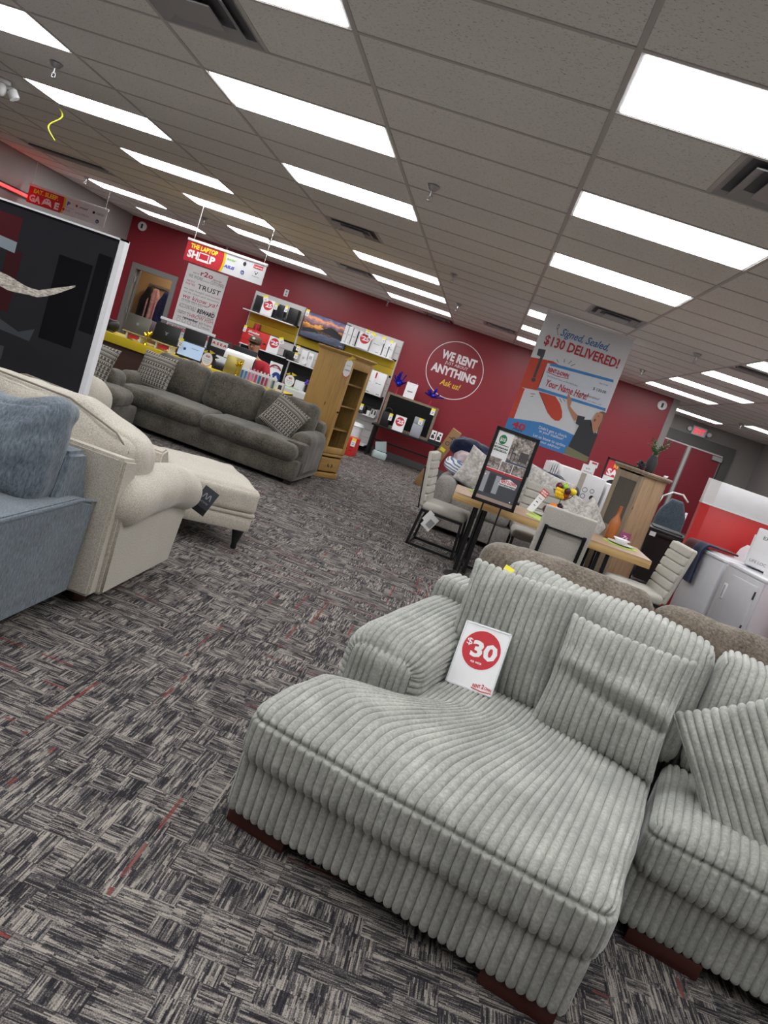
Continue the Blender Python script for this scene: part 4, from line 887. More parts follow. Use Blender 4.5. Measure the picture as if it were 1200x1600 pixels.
# choose awesome board, monitors on the back desk
o = thing('slogan_sign', 'white framed sign reading choose awesome behind the laptops', 'sign', (-4.88, 11.98, .98)); bx('panel', (-.46, 0, -.05), (.52, .02, .2), mat('sign pale', '#cfd0d6', .5), o); MB().box((-.6, -.02, .2), (.56, .03, .25), .005).box((-.46, -.01, -.09), (.52, .02, -.05)).box((.52, -.01, -.09), (.56, .02, .2)).make('frame', M_white, o)
lettering(o, [('CHOOSE AWESOME', -.43, .46, .09, .07, {'bold': .04})], mat('ink red', '#a82038', .6), -.002); lettering(o, [('the Thunder Easy!', -.4, .0, .03, .03), ('EVERY', .0, .25, .0, .05, {'bold': .04})], M_nav, -.002)
flat('face_badge', [disc(.36, .03, .05, 18)], M_dk, o, -.003)
dk = thing('service_desk', 'low dark service desk behind the counter', 'desk', (-3.2, 8.55, 0)); bx('top', (-1.2, 0, .72), (1.45, .6, .76), M_dk, dk, .005)
for x in (-1.15, 1.4): bx('leg', (x-.03, .05, 0), (x+.03, .55, .72), M_dk, dk)
so = thing('sign_stand', 'dark pedestal holding the slogan sign', 'stand', (-4.85, 12.05, 0)); bx('post', (-.1, 0, 0), (.1, .1, .89), M_dk, so); bx('foot', (-.3, -.1, 0), (.3, .2, .03), M_dk, so)
for k, (x, lab, w) in enumerate(((-3.44, 'black monitor back beside the wall poster', .36), (-3.04, 'black monitor back with papers taped on it', .37), (-2.62, 'black monitor back next to the seated clerk', .40))):
    o = thing('monitor', lab, 'monitor', (x, 8.7, .76), group='monitors on the service desk'); bx('screen_back', (-w/2, 0, .16), (w/2, .03, .49), M_dk, o, .006); bx('neck', (-.03, .03, 0), (.03, .06, .3), M_black, o); bx('foot', (-.12, -.02, 0), (.12, .14, .015), M_black, o)
    if k == 1: bx('taped_paper', (-.12, -.004, .36), (.14, -.001, .47), M_paper, o); lettering(o, [('A S E A', -.11, .13, .40, .04, {'bold': .04})], M_r, -.006)
o = thing('black_bag', 'black bag and cables at the far left of the yellow counter', 'bag', (-4.25, 7.5, ZC)); P, N, F = lattice((.36, .26, .17), .08, (20, 16, 10)); P += N*(nz3(P, 9, 3)*.03)[:, None]; link('body', mesh('body', P, F, M_black, True), o, (0, 0, .085)); MB().tube([(-.1, -.16, .02), (.0, -.17, .05), (.1, -.15, .02), (.2, -.18, .01)], .012).make('cable', M_dk, o, True)
# seated clerk
def skin_body(name, joints, edges, m, par=None, sub=2):
    me = bpy.data.meshes.new(name); me.from_pydata([j[0] for j in joints], edges, []); o = link(name, me, par); md = o.modifiers.new('skin', 'SKIN'); md.use_smooth_shade = True
    for i, j in enumerate(joints): me.skin_vertices[0].data[i].radius = (j[1], j[2] if len(j) > 2 else j[1])
    me.skin_vertices[0].data[0].use_root = True
    s = o.modifiers.new('sub', 'SUBSURF'); s.levels = sub; s.render_levels = sub; me.materials.append(m); return o
Pn = thing('person', 'person in a red shirt and brown cap seated behind the service desk', 'person', (-2.7, 9.65, 0)); Pn.scale = (1.07, 1.07, 1.07)
M_skin = mat('skin', '#c08a6c', .6); M_shirt = mat('red shirt', '#b01f30', .8); M_jean = mat('dark trousers', '#23262e', .8)
body = skin_body('body', [((-.0, 0, .5), .15, .12), ((0, -.02, .72), .14, .11), ((0, -.05, .92), .17, .12), ((-.02, -.08, 1.05), .09, .08), ((-.03, -.11, 1.12), .055), ((-.05, -.14, 1.2), .085, .1), ((-.05, -.14, 1.29), .08, .1),
    ((.2, -.06, .98), .065), ((.27, -.16, .78), .048), ((.16, -.38, .80), .035), ((.1, -.46, .80), .03), ((-.22, -.06, .98), .065), ((-.3, -.18, .78), .048), ((-.18, -.4, .80), .035), ((-.12, -.46, .80), .03),
    ((.1, -.1, .5), .09), ((.14, -.45, .5), .07), ((.14, -.45, .1), .045), ((.14, -.58, .04), .04), ((-.1, -.1, .5), .09), ((-.14, -.45, .5), .07), ((-.14, -.45, .1), .045), ((-.14, -.58, .04), .04)],
    [(0, 1), (1, 2), (2, 3), (3, 4), (4, 5), (5, 6), (2, 7), (7, 8), (8, 9), (9, 10), (2, 11), (11, 12), (12, 13), (13, 14), (0, 15), (15, 16), (16, 17), (17, 18), (0, 19), (19, 20), (20, 21), (21, 22)], M_skin, Pn)
skin_body('shirt', [((0, 0, .52), .165, .135), ((0, -.02, .72), .155, .125), ((0, -.05, .93), .185, .135), ((-.01, -.07, 1.03), .09, .09), ((.2, -.06, .98), .082), ((.26, -.13, .85), .068), ((-.22, -.06, .98), .082), ((-.28, -.14, .85), .068)],
    [(0, 1), (1, 2), (2, 3), (2, 4), (4, 5), (2, 6), (6, 7)], M_shirt, Pn)
skin_body('trousers', [((0, 0, .5), .17, .13), ((.11, -.1, .5), .105), ((.14, -.45, .5), .085), ((.14, -.45, .12), .06), ((-.11, -.1, .5), .105), ((-.14, -.45, .5), .085), ((-.14, -.45, .12), .06)], [(0, 1), (1, 2), (2, 3), (0, 4), (4, 5), (5, 6)], M_jean, Pn)
MB().ball((-.05, -.14, 1.31), .105, 18, (.95, 1.1, .75)).box((-.12, -.34, 1.285), (.02, -.2, 1.3), .006).make('cap', mat('brown cap', '#5b4636', .8), Pn, ang=60); flat('cap_badge', [disc(-.05, 1.34, .025, 12, .018)], M_paper, Pn, -.256)
for s in (-1, 1): MB().ball((-.05+s*.03, -.232, 1.235), .009, 8).make('eye', M_txt, Pn)
MB().ball((-.05, -.25, 1.205), .014, 8, (1, 1.2, 1.2)).make('nose', M_skin, Pn); bx('mouth', (-.075, -.238, 1.168), (-.025, -.232, 1.174), mat('lips', '#8e4a42', .6), Pn)
for s in (-1, 1):
    MB().ball((-.05+s*.088, -.13, 1.22), .02, 8, (.5, 1, 1.4)).make('ear', M_skin, Pn)
    for f_i in range(5): MB().tube([(s*.1+s*.02*(f_i-2)*.5, -.47, .80), (s*.1+s*.02*(f_i-2)*.6, -.52 if f_i else -.5, .79), (s*.1+s*.02*(f_i-2)*.6, -.55 if f_i else -.52, .775)], .0075, 6).make('finger', M_skin, Pn, True)
ch = thing('office_chair', 'black office chair under the seated clerk', 'chair', (-2.7, 9.76, 0)); bx('seat', (-.24, -.28, .30), (.24, .22, .36), M_black, ch, .03); bx('back', (-.22, .2, .45), (.22, .26, .95), M_black, ch, .03); cy('post', (0, 0, .06), (0, 0, .3), .03, M_steel, ch); bx('back_bar', (-.03, .2, .33), (.03, .25, .5), M_black, ch)
for k in range(5): a = k*2*PI/5; cy('leg', (0, 0, .08), (math.cos(a)*.28, math.sin(a)*.28, .04), .018, M_black, ch)
# ================= DISPLAY WALL SHELVING =================
M_sw = mat('slat white', '#d9d7d6', .5); M_sy = mat('slat yellow', '#c9ac1c', .55); M_sb = mat('slat black', '#101114', .5)
def unit(name, lab, x0, x1, zones):
    o = thing(name, lab, 'shelving', (x0, 12.58, 0)); W_ = x1-x0
    for z0, z1, m in zones:
        n = max(1, round((z1-z0)/.15)); h = (z1-z0)/n
        for k in range(n): bx('slat', (0, 0, z0+k*h+.003), (W_, .05, z0+(k+1)*h-.003), m, o)
    for x in (-.015, W_): bx('upright', (x, -.02, 0.05), (x+.015, .1, zones[0][1]), M_sw, o)
    bx('back_panel', (0, .05, .05), (W_, .1, zones[0][1]), M_sb, o); return o
U1 = unit('display_shelving', 'left display shelving bay with white, yellow and black slat panels', -3.97, -2.92, [(1.92, 2.32, M_sw), (1.58, 1.89, M_sy), (1.26, 1.55, M_sw), (.76, 1.22, M_sb), (.34, .56, M_r)])
U2 = unit('display_shelving', 'middle display shelving bay below the landscape television', -2.89, -2.05, [(1.58, 1.74, M_sy), (1.24, 1.55, M_sw), (.76, 1.2, M_sb), (.34, .56, M_r)])
U3 = unit('display_shelving', 'right display shelving bay with white boxes on it', -2.0, -.84, [(1.92, 2.31, M_sw), (1.58, 1.89, M_sy), (1.14, 1.55, M_sw), (.9, 1.12, M_sb), (.12, .88, M_sw)])
def shelf(par, x0, x1, z, d=.36, th=.02, m=M_white): bx('shelf', (x0-par.location.x, -d, z-th), (x1-par.location.x, .0, z), m, par, .002)
shelf(U1, -4.03, -2.98, 1.905); shelf(U1, -3.9, -2.93, 1.25); shelf(U2, -2.88, -2.07, 1.235); shelf(U3, -1.97, -.88, 1.9); shelf(U3, -1.95, -.86, .72); shelf(U3, -1.95, -.86, 1.12, .3, .012, M_sb)
hc = thing('low_counter', 'long white counter ledge under the black slats behind the clerk', 'counter', (-3.95, 12.0, 0)); bx('top', (0, 0, .70), (1.88, .57, .74), M_white, hc, .004); bx('apron', (0, -.004, .60), (1.88, .015, .705), M_sw, hc)
for x in (0.02, 1.82): bx('leg', (x, .05, 0), (x+.04, .5, .70), M_sw, hc)
bx('red_kick', (0, .06, .2), (1.88, .08, .60), M_red, hc)
bx('white_end', (1.86, -.03, 0), (1.9, .57, .98), M_white, hc)
Ys = 12.3
def items(rows):
    for f, *a in rows: f(*a)
# computers on the top left shelf
G1 = 'black devices on the top left shelf'
def tower(x, w, h, lab, m=M_dk, y=Ys, z=1.905, g=G1, d=.2, cat='computer', name='computer_tower'):
    o = thing(name, lab, cat, (x, y, z), group=g); bx('case', (-w/2, 0, 0), (w/2, d, h), m, o, .008); bx('front_panel', (-w/2+.012, -.004, h*.12), (w/2-.012, .0, h*.9), M_black, o, .002); return o
tower(-3.79, .15, .33, 'tall black tower device at the left end of the top left shelf'); tower(-3.30, .14, .30, 'dark tower device just right of the twenty five dollar sign, top left shelf', mat('slate', '#3d3f46', .5)); tower(-3.42, .08, .26, 'slim black device squeezed behind the price sign, top left shelf')
tower(-3.05, .2, .31, 'wide black device at the right end of the top left shelf', mat('green black', '#15231e', .4))
MB().ball((0, 0, .04), .04, 12, (1.3, .8, 1)).make('pad_body', M_black, thing('game_controller', 'small black controller at the shelf edge right of the slate tower', 'controller', (-3.17, 12.26, 1.905)))
SG = 'twenty five dollar price signs'
price_sign('price_sign', 'twenty five dollar card on the top left shelf among black devices', .24, .32, '25', (-3.56, 12.22, 1.906), (-.08, 0, 0), SG)
price_sign('price_sign', 'twenty five dollar card beside the red carton on the left bay', .24, .32, '25', (-3.22, 12.22, 1.251), (-.08, 0, 0), SG)
price_sign('price_sign', 'twenty five dollar card in front of the white console boxes, top right shelf', .25, .33, '25', (-1.52, 12.2, 1.901), (-.08, 0, 0), SG)
ptag(-3.66, 12.215, 2.27, 'white price tag tilted over the left top shelf sign', .1, .12, ry=-.35); ptag(-3.41, 12.27, 2.2, 'yellow topped tag between the price sign and the slate tower', .06, .13); ptag(-3.2, 12.27, 2.22, 'yellow topped tag on the right of slate tower', .06, .13); ptag(-3.11, 12.21, 1.6, 'yellow tag tilted at the lower left price sign corner', .09, .13, ry=-.4)
ptag(-2.8, 12.38, 2.29, 'yellow topped tag at the top left corner of the landscape television', .07, .13)
# red carton
o = thing('red_carton', 'long red carton with white script on the left bay middle shelf', 'box', (-3.90, 12.25, 1.251)); bx('carton', (0, 0, 0), (.56, .3, .32), M_r2, o, .003)
lettering(o, [('Snowmaker', .1, .34, .24, .05, {'bold': .03, 'shear': .4}), ], M_paper, -.002); flat('underline', stroke([(.12, .21), (.3, .2)], .012), M_paper, o, -.002); flat('small_print', [disc(.38, .12, .035, 16)], M_txt, o, -.002); flat('tool_icon', [rect(.45, .1, .52, .12), [(.47, .12), (.5, .14), (.53, .1)]], M_txt, o, -.002)
bpy.data.objects.remove([c for c in o.children if c.name.startswith('lettering')][0]); lettering(o, [('Milwaukee', .1, .34, .24, .05, {'bold': .03, 'shear': .4})], M_paper, -.002)
ptag(-3.87, 12.24, 1.6, 'yellow topped tag on the left corner of red carton', .06, .13)
o = thing('red_gift', 'small dark red figurine box above the red carton', 'box', (-3.68, 12.3, 1.571)); bx('box', (-.06, 0, 0), (.06, .12, .13), M_red, o, .004); flat('ribbon', [rect(-.012, 0, .012, .13)], M_r, o, -.001)
# phones on mid shelf
G2 = 'small boxed devices on the middle bay shelf'
tower(-2.97, .07, .15, 'small upright black box left of the tall black speaker pair', M_black, 12.3, 1.251, G2, .1, 'box', 'device_box'); tower(-2.84, .14, .17, 'larger black box with yellow tags on the middle shelf', M_black, 12.25, 1.236, G2, .15, 'box', 'device_box')
tower(-2.8, .09, .12, 'black box stacked on the larger black box', M_black, 12.3, 1.408, G2, .1, 'box', 'device_box')
ptag(-2.73, 12.24, 1.56, 'upper yellow topped tag beside stacked black boxes', .07, .1); ptag(-2.72, 12.22, 1.42, 'lower yellow topped tag on the black box', .07, .12)
for k, (x, w, h, l) in enumerate(((-2.58, .13, .28, 'white earbud box next to the black boxes'), (-2.44, .1, .26, 'white box with pale tag in the middle bay row'), (-2.26, .13, .28, 'white box at the right end of the middle bay shelf'))):
    o = tower(x, w, h, l, M_white, 12.27, 1.236, G2, .1, 'box', 'device_box'); bpy.data.objects.remove(o.children[1]); flat('picture', [disc(0, h*.45, w*.2, 12)] if k != 1 else [rect(-w*.3, h*.55, w*.3, h*.8)], mat('pale grey', '#b9bcc2', .5), o, -.002)
MB().cyl((0, 0, .07), (0, .015, .07), .05, seg=20).make('ring', M_paper, thing('white_speaker', 'round white speaker in front of white boxes', 'speaker', (-2.52, 12.2, 1.236)))
# desk level items
zL = .741
o = thing('flyer_stand', 'white flyer with dark red arc heading standing on the white ledge', 'sign', (-3.05, 12.25, zL)); bx('card', (-.13, 0, 0), (.13, .01, .36), M_paper, o); flat('arc', ringp(0, .2, .13, .03, 20, .12, .3, PI-.3), M_red, o, -.001); lettering(o, [('WELCOME', -.09, .09, .25, .03, {'bold': .03})], M_red, -.002)
o = thing('blue_badge', 'round blue sign with white triangle on the ledge', 'sign', (-2.95, 12.1, zL)); flat('disc', [disc(0, .1, .09, 24)], M_nav, o, -.001); bx('backing', (-.06, 0, 0), (.06, .01, .15), M_nav, o); flat('triangle', [[(-.04, .06), (.04, .06), (0, .13)]], M_paper, o, -.002)
burst_sign(-2.66, 12.08, zL, 'round white price card with gold bow on the white ledge', 1.3, txt='40')
o = thing('green_cloth', 'bright green strip lying along the white ledge', 'mat', (-2.65, 12.1, zL)); bx('strip', (-.2, -.08, 0), (.22, .02, .006), mat('lime', '#6fcf4a', .6), o)
o = thing('white_card_box', 'plain white box behind the gold bow card', 'box', (-2.5, 12.3, zL)); bx('carton', (-.1, 0, 0), (.1, .1, .17), M_white, o, .003)
o = thing('black_cup', 'black cup holding purple flowers on the ledge', 'cup', (-2.3, 12.15, zL)); MB().lathe([(.04, 0), (.05, .13), (.044, .13), (.036, .01)], seg=18).make('cup', M_black, o, ang=50); b = MB()
for k in range(9): b.ball((random.uniform(-.06, .06), random.uniform(-.03, .03), .16+random.uniform(0, .08)), .024, 8, (1, 1, .7))
b.make('flowers', mat('purple petals', '#5a3fae', .6), o)
o = thing('candy_jar', 'jar of red and white candy at the ledge end', 'jar', (-2.16, 12.12, zL)); MB().lathe([(.04, 0), (.045, .02), (.045, .09), (.03, .12), (.0, .13)], seg=16).make('jar', mat('coral', '#d8584c', .4), o, ang=50); bx('wrap', (-.03, -.048, .05), (.03, -.04, .1), M_paper, o)
o = thing('dark_vase', 'small dark pot behind the candy jar', 'pot', (-2.2, 12.35, zL)); MB().lathe([(.03, 0), (.05, .05), (.03, .14), (.04, .16)], seg=14).make('pot', M_dk, o, ang=50)
# wall TV with landscape
tv = thing('wall_television', 'flat television on the wall showing a sunset landscape with cypress hills', 'television', (-2.36, 12.38, 1.76)); bx('case', (-.48, 0, 0), (.48, .05, .5), M_black, tv, .004); bx('mount', (-.1, .05, .15), (.1, .2, .35), M_black, tv)
def lnd():
    t = NT('landscape picture'); v = t.coord(); sp_ = t.new('ShaderNodeSeparateXYZ'); t.l.new(v, sp_.inputs[0])
    n = t.noise(t.mapping(v, (2.5, 1, 6)), 2.2, 5, .6); f = t.math('ADD', t.math('MULTIPLY', sp_.outputs[2], 2.0), t.math('MULTIPLY', t.math('SUBTRACT', n, .5), .55))
    c = t.ramp(f, [(.08, '#3b4152'), (.3, '#5a5f70'), (.36, '#2e2620'), (.48, '#b5773c'), (.56, '#e0a05a'), (.6, '#5b4238'), (.72, '#8c6e84'), (.8, '#e39a62'), (.9, '#6b6488'), (.99, '#454a72')]); t.col(c)
    t.l.new(c, t.b.inputs['Emission Color']); t.b.inputs['Emission Strength'].default_value = .35; t.b.inputs['Roughness'].default_value = .3; return t.m
flat('picture', [rect(-.47, .012, .47, .49)], lnd(), tv, -.002)
dkg = mat('cypress dark', '#2a2a2e', .6); rnd = random.Random(3)
flat('cypress_hill', [[(-.1, .22), (.05, .31), (.12, .33), (.25, .29), (.46, .2), (.46, .14), (0, .2)]]+[[(x-.008, z), (x+.008, z), (x, z+.03+.02*rnd.random())] for x, z in [(-.05+i*.022, .25+.07*math.exp(-((i-7)/6)**2)) for i in range(20)]]+[[(-.46, .17), (-.3, .21), (-.2, .19), (-.1, .16), (-.46, .1)]], dkg, tv, -.003)
lettering(tv, [('onn', .36, .43, .04, .025)], M_paper, -.004)
# right bay : white console boxes
G3 = 'white console boxes on the top right shelf'
def wbox(x, w, h, lab, z, y=12.27, d=.25, g=None, pr=True, spine=False):
    o = thing('console_box', lab, 'box', (x, y, z), group=g); bx('carton', (-w/2, 0, 0), (w/2, d, h), M_white, o, .003)
    if pr: flat('print', [rect(-w*.3, h*.5, -w*.1, h*.53), rect(-w*.05, h*.5, w*.25, h*.52), rect(w*.05, h*.06, w*.35, h*.09)], mat('print grey', '#6d7078', .6), o, -.001)
    if spine: flat('red_spine', [rect(-w/2, h*.7, -w/2+.03, h*.95)], M_r, o, -.0012)
    return o
for k, (x, w, h) in enumerate(((-1.93, .07, .34), (-1.845, .08, .34), (-1.74, .09, .33), (-1.60, .14, .33), (-1.27, .24, .34), (-1.08, .09, .32), (-.97, .09, .32))):
    wbox(x, w, h, ('white console box at the left end of the top right shelf', 'narrow white box second from left on the top right shelf', 'pale bluish white box left of the dark slot, top right shelf', 'white box partly behind the left of the price sign, top right shelf', 'widest white console box right of the price sign', 'white box with yellow tag left of the last, top right shelf', 'white console box at the right end of the top right shelf')[k], 1.901, g=G3)
bx('console_fin', (-1.70, 12.3, 1.905), (-1.672, 12.5, 2.2), M_black); tag(bpy.data.objects['console_fin'], 'black upright console fin between white boxes', 'console')
ptag(-1.5, 12.19, 2.28, 'yellow topped tag behind the top right price sign', .09, .1); ptag(-1.36, 12.185, 2.26, 'white tag tilted at the right corner of top right price sign', .1, .14, ry=.5); ptag(-1.16, 12.24, 2.26, 'yellow topped tag on the widest console box', .07, .13); ptag(-1.0, 12.24, 2.24, 'yellow topped tag near the right end of the top right shelf', .06, .13)
bx('shelf_ledge', (-1.75, 12.28, 1.60), (-1.2, 12.57, 1.61), M_white); bpy.data.objects['shelf_ledge'].parent = U3; bpy.data.objects['shelf_ledge'].matrix_parent_inverse = Matrix.Translation(-U3.location)
ptag(-1.66, 12.3, 1.73, 'yellow topped tag above the pine cabinet top', .08, .11)
o = thing('controller', 'black controller beside the tag above the pine cabinet', 'controller', (-1.56, 12.35, 1.611)); MB().ball((0, 0, .05), .05, 12, (.8, .6, 1)).make('body', M_black, o, True)
o = thing('white_card', 'tilted white card right of the black controller', 'sign', (-1.42, 12.32, 1.611), rot=(0, .12, 0)); bx('card', (-.09, 0, 0), (.09, .01, .11), M_paper, o)
for k, (x, w) in enumerate(((-1.42, .16), (-1.2, .22), (-.98, .22))):
    wbox(x, w, .46, ('white box at the left of the row under the yellow panel', 'middle white console box under the yellow panel', 'rightmost white console box under the yellow panel')[k], 1.13, y=12.2, g='tall white console boxes on the right bay', spine=k > 0)
o = thing('dark_tablet', 'dark grey tablet leaning left of the black printer panel', 'tablet', (-1.43, 12.22, .90), rot=(-.1, 0, 0)); bx('body', (-.05, 0, 0), (.05, .02, .22), M_dk, o, .004)
bx('tablet_shelf', (.5, -.36, .88), (1.12, 0, .9), M_sb, None); q_ = bpy.data.objects['tablet_shelf']; q_.parent = U3; q_.name = 'shelf'
o = thing('black_printer', 'black printer with curved front and yellow topped tag', 'printer', (-1.2, 12.2, .722)); bx('body', (-.14, 0, 0), (.12, .25, .16), M_black, o, .02); MB().cyl((-.14, -.02, .03), (.1, -.02, .02), .03, seg=14).make('tray', M_dk, o, ang=50)
ptag(-1.15, 12.18, .90, 'yellow topped tag on the black printer', .06, .12)
o = thing('white_charger', 'small white box between printer and handset', 'box', (-1.0, 12.22, .722)); bx('carton', (-.03, 0, 0), (.03, .06, .09), M_white, o, .003)
for k, x in enumerate((-.93, -.87)):
    o = thing('handset', ('pale grey handset in a white cradle', 'darker handset at the shelf end')[k], 'phone', (x, 12.24, .722)); bx('cradle', (-.028, 0, 0), (.028, .06, .15), M_white if k == 0 else M_sw, o, .01); bx('handset', (-.014, -.01, .04), (.014, .02, .13), M_dk, o, .006)
o = thing('air_purifier', 'white air purifier with domed top under the right shelf', 'appliance', (-1.13, 12.15, .14)); MB().lathe([(.12, 0), (.14, .02), (.14, .3), (.16, .32), (.13, .37), (0, .39)], seg=24).make('body', M_white, o, ang=40); MB().lathe([(.142, .27), (.142, .285)], seg=24).make('band', M_sw, o)
bx('shelf_low', (.05, -.5, .12), (1.14, 0, .14), M_white, None); q_ = bpy.data.objects['shelf_low']; q_.parent = U3; q_.name = 'shelf'
o = thing('red_floor_carton', 'red carton on the floor by the right end of the shelving', 'box', (-.98, 10.7, 0), -.12); bx('carton', (-.2, 0, 0), (.14, .35, .33), M_r2, o, .004); flat('print', [disc(-.12, .13, .03, 14), rect(-.04, .11, .04, .13), rect(.07, .16, .13, .17), rect(.08, .1, .13, .11)], M_txt, o, -.001)
ptag(-.86, 10.66, .34, 'yellow topped tag on the red floor carton', .08, .15)
# ================= PINE CABINET =================
M_pine = wood('honey pine', '#8e6a38', '#b58e50', (1, 1, 6), 2.0); M_pine2 = wood('honey pine trim', '#86622f', '#ac8547', (6, 1, 1), 2.0, knots=False); M_dkw = wood('cabinet inside', '#4b3a24', '#6d5636', (1, 1, 6), 3, knots=False)
ca = math.atan2(.4, .22); PC = thing('pine_cabinet', 'tall honey pine display cabinet with a glass door beside the dark sofa', 'cabinet', (-.70, 7.02, 0), ca)
Wd, Dp, Hc_ = .46, .58, 1.63
# local: x along the front, y into depth
bx('side_panel', (0, 0, .06), (.022, Dp, Hc_), M_pine, PC, .002); bx('side_panel', (Wd-.022, 0, .06), (Wd, Dp, Hc_), M_pine, PC, .002); bx('back_panel', (.02, Dp-.015, .06), (Wd-.02, Dp, Hc_), M_dkw, PC)
bx('plinth', (-.015, -.015, 0), (Wd+.015, Dp, .07), M_pine2, PC, .01); bx('waist_moulding', (-.02, -.02, .30), (Wd+.02, Dp, .335), M_pine2, PC, .01)
MB().box((-.02, -.02, Hc_-.0), (Wd+.02, Dp+.01, Hc_+.02), .005).box((-.04, -.04, Hc_+.018), (Wd+.04, Dp+.02, Hc_+.045), .008).make('cornice', M_pine2, PC, ang=40)
dr = bx('drawer', (.03, -.01, .09), (Wd-.03, .02, .28), M_pine2, PC, .006); MB().tube([(.19, -.02, .2), (.185, -.03, .17), (.21, -.035, .16)], .006).tube([(.25, -.035, .16), (.275, -.03, .17), (.27, -.02, .2)], .006).make('drawer_pull', M_blackm, dr)
df = MB().box((.0, -.02, .345), (.065, .01, Hc_-.03), .004).box((Wd-.065, -.02, .345), (Wd, .01, Hc_-.03), .004).box((.06, -.019, .345), (Wd-.06, .009, .43), .004).box((.06, -.019, Hc_-.13), (Wd-.06, .009, Hc_-.03), .004).make('door', M_pine, PC, ang=40)
gl = NT('glass'); gl.b.inputs['Transmission Weight'].default_value = 1; gl.b.inputs['Roughness'].default_value = .02; gl.b.inputs['IOR'].default_value = 1.1; gl.b.inputs['Base Color'].default_value = (.95, .97, .97, 1); M_gls = gl.m
bx('glass_pane', (.06, -.008, .43), (Wd-.06, -.004, Hc_-.13), M_gls, df); cy('door_knob', (.03, -.02, .9), (.03, -.045, .9), .012, M_blackm, df)
bx('top_board', (.02, 0, Hc_-.03), (Wd-.02, Dp, Hc_), M_pine2, PC); bx('bottom_board', (.02, 0, .3), (Wd-.02, Dp, .34), M_pine2, PC)
for z in (.66, .98, 1.28): bx('shelf', (.022, .03, z), (Wd-.022, Dp-.015, z+.018), M_pine, PC)
for x in (.12, .23, .34): bx('back_groove', (x-.004, Dp-.018, .34), (x+.004, Dp-.012, Hc_-.04), mat('groove dark', '#2b2014', .8), PC)
o = thing('oval_tag', 'white oval price tag with yellow bow hanging on the pine cabinet corner', 'tag', (-.70, 6.94, 1.43), .35); bx('tag_body', (-.045, -.003, -.02), (.045, .003, .12), M_paper, o, .002); flat('rounds', [disc(0, .12, .045, 18), disc(0, -.02, .045, 18)], M_paper, o, -.0035); flat('red_edge', ringp(0, -.02, .05, .012, 20, None, PI, 2*PI), M_r, o, -.004); flat('yellow_bow', [[(-.07, .15), (0, .2), (0, .15)], [(.07, .2), (0, .17), (0, .22)]], M_yel, o, -.005); lettering(o, [('COUNTRY', -.03, .03, .08, .012), ('14 MONTHS', -.035, .035, .02, .014, {'bold': .03})], M_txt, -.0045)
# ================= TV TABLE =================
tt = thing('black_table', 'narrow black table against the red wall under the circle sign', 'table', (-.82, 11.9, 0)); bx('top', (0, 0, .60), (1.42, .55, .635), M_blackm, tt, .004)
for x in (.04, 1.3):
    for y in (.05, .48): bx('leg', (x, y, 0), (x+.045, y+.045, .6), M_blackm, tt)
bx('stretcher', (.06, .49, .3), (1.32, .52, .33), M_blackm, tt)
M_oak = wood('grey oak frame', '#5f5444', '#8a7c68', (6, 1, 1), 3, knots=False)
t2 = thing('framed_television', 'television in a wooden frame on the black table', 'television', (-.74, 12.12, .636)); w, h = 1.04, .66
MB().box((0, 0, 0), (.05, .09, h)).box((w-.05, 0, 0), (w, .09, h)).box((.05, 0, 0), (w-.05, .09, .05)).box((.05, 0, h-.04), (w-.05, .09, h)).make('frame', M_oak, t2); bx('screen', (.05, .01, .05), (w-.05, .08, h-.04), mat('matt screen', '#09090b', .35, spec=.25), t2)
price_sign('price_sign', 'twenty five dollar card leaning on the framed television', .22, .30, '25', (-.32, 11.95, .636), (-.1, 0, .0), SG)
o = thing('mini_fridge', 'small silver fridge model box with tag on the black table', 'appliance', (.03, 11.97, .636)); bx('lower_door', (-.1, 0, 0), (.1, .14, .25), mat('silver grey', '#a9adb6', .4, .2), o, .004); bx('upper_door', (-.1, 0, .256), (.1, .14, .38), mat('silver grey', '#a9adb6', .4, .2), o, .004)
ptag(.06, 11.96, 1.02, 'yellow topped tag on the small silver fridge', .08, .13); ptag(.21, 12.11, 1.27, 'yellow topped tag on the top right corner of framed television', .08, .13); ptag(-.52, 11.96, .92, 'yellow topped tag on the black headphone stand', .07, .14)
o = thing('black_speaker', 'black speaker stand with headphones at the left of the framed television', 'speaker', (-.6, 11.97, .636)); bx('body', (-.09, 0, 0), (.07, .15, .28), M_black, o, .006); MB().tube([(-.08, .05, .27), (-.06, .05, .34), (0, .05, .37), (.06, .05, .34), (.08, .05, .28)], .012).make('headband', M_black, o)
for k, x in enumerate((.37, .49)): o = thing('photo_card', ('left black and white photo card right of the framed television', 'right black and white photo card at the black table end')[k], 'card', (x, 12.05, .68), group='photo cards on the black table', rot=(-.1, 0, 0)); bx('card', (-.05, 0, 0), (.05, .004, .2), M_paper, o); flat('picture', [[(-.03, .04), (.035, .05), (.02, .1), (-.01, .13), (-.04, .09)], disc(.01, .15, .02, 10)], M_txt, o, -.001)
bx('card_rack', (.30, 12.02, .636), (.57, 12.12, .70), M_black); tag(bpy.data.objects['card_rack'], 'low black rack holding the two photo cards', 'rack')
o = thing('white_envelope', 'white card with arched flap standing on top of the framed television', 'card', (-.34, 12.15, 1.297), rot=(-.05, 0, 0)); bx('card', (-.11, 0, 0), (.11, .006, .3), M_paper, o); flat('flap_line', ringp(0, .33, .09, .006, 20, .07, PI, 2*PI), mat('pale grey', '#b9bcc2', .5), o, -.001); lettering(o, [('ENTER', -.05, .05, .12, .02, {'bold': .03})], M_dk, -.001)
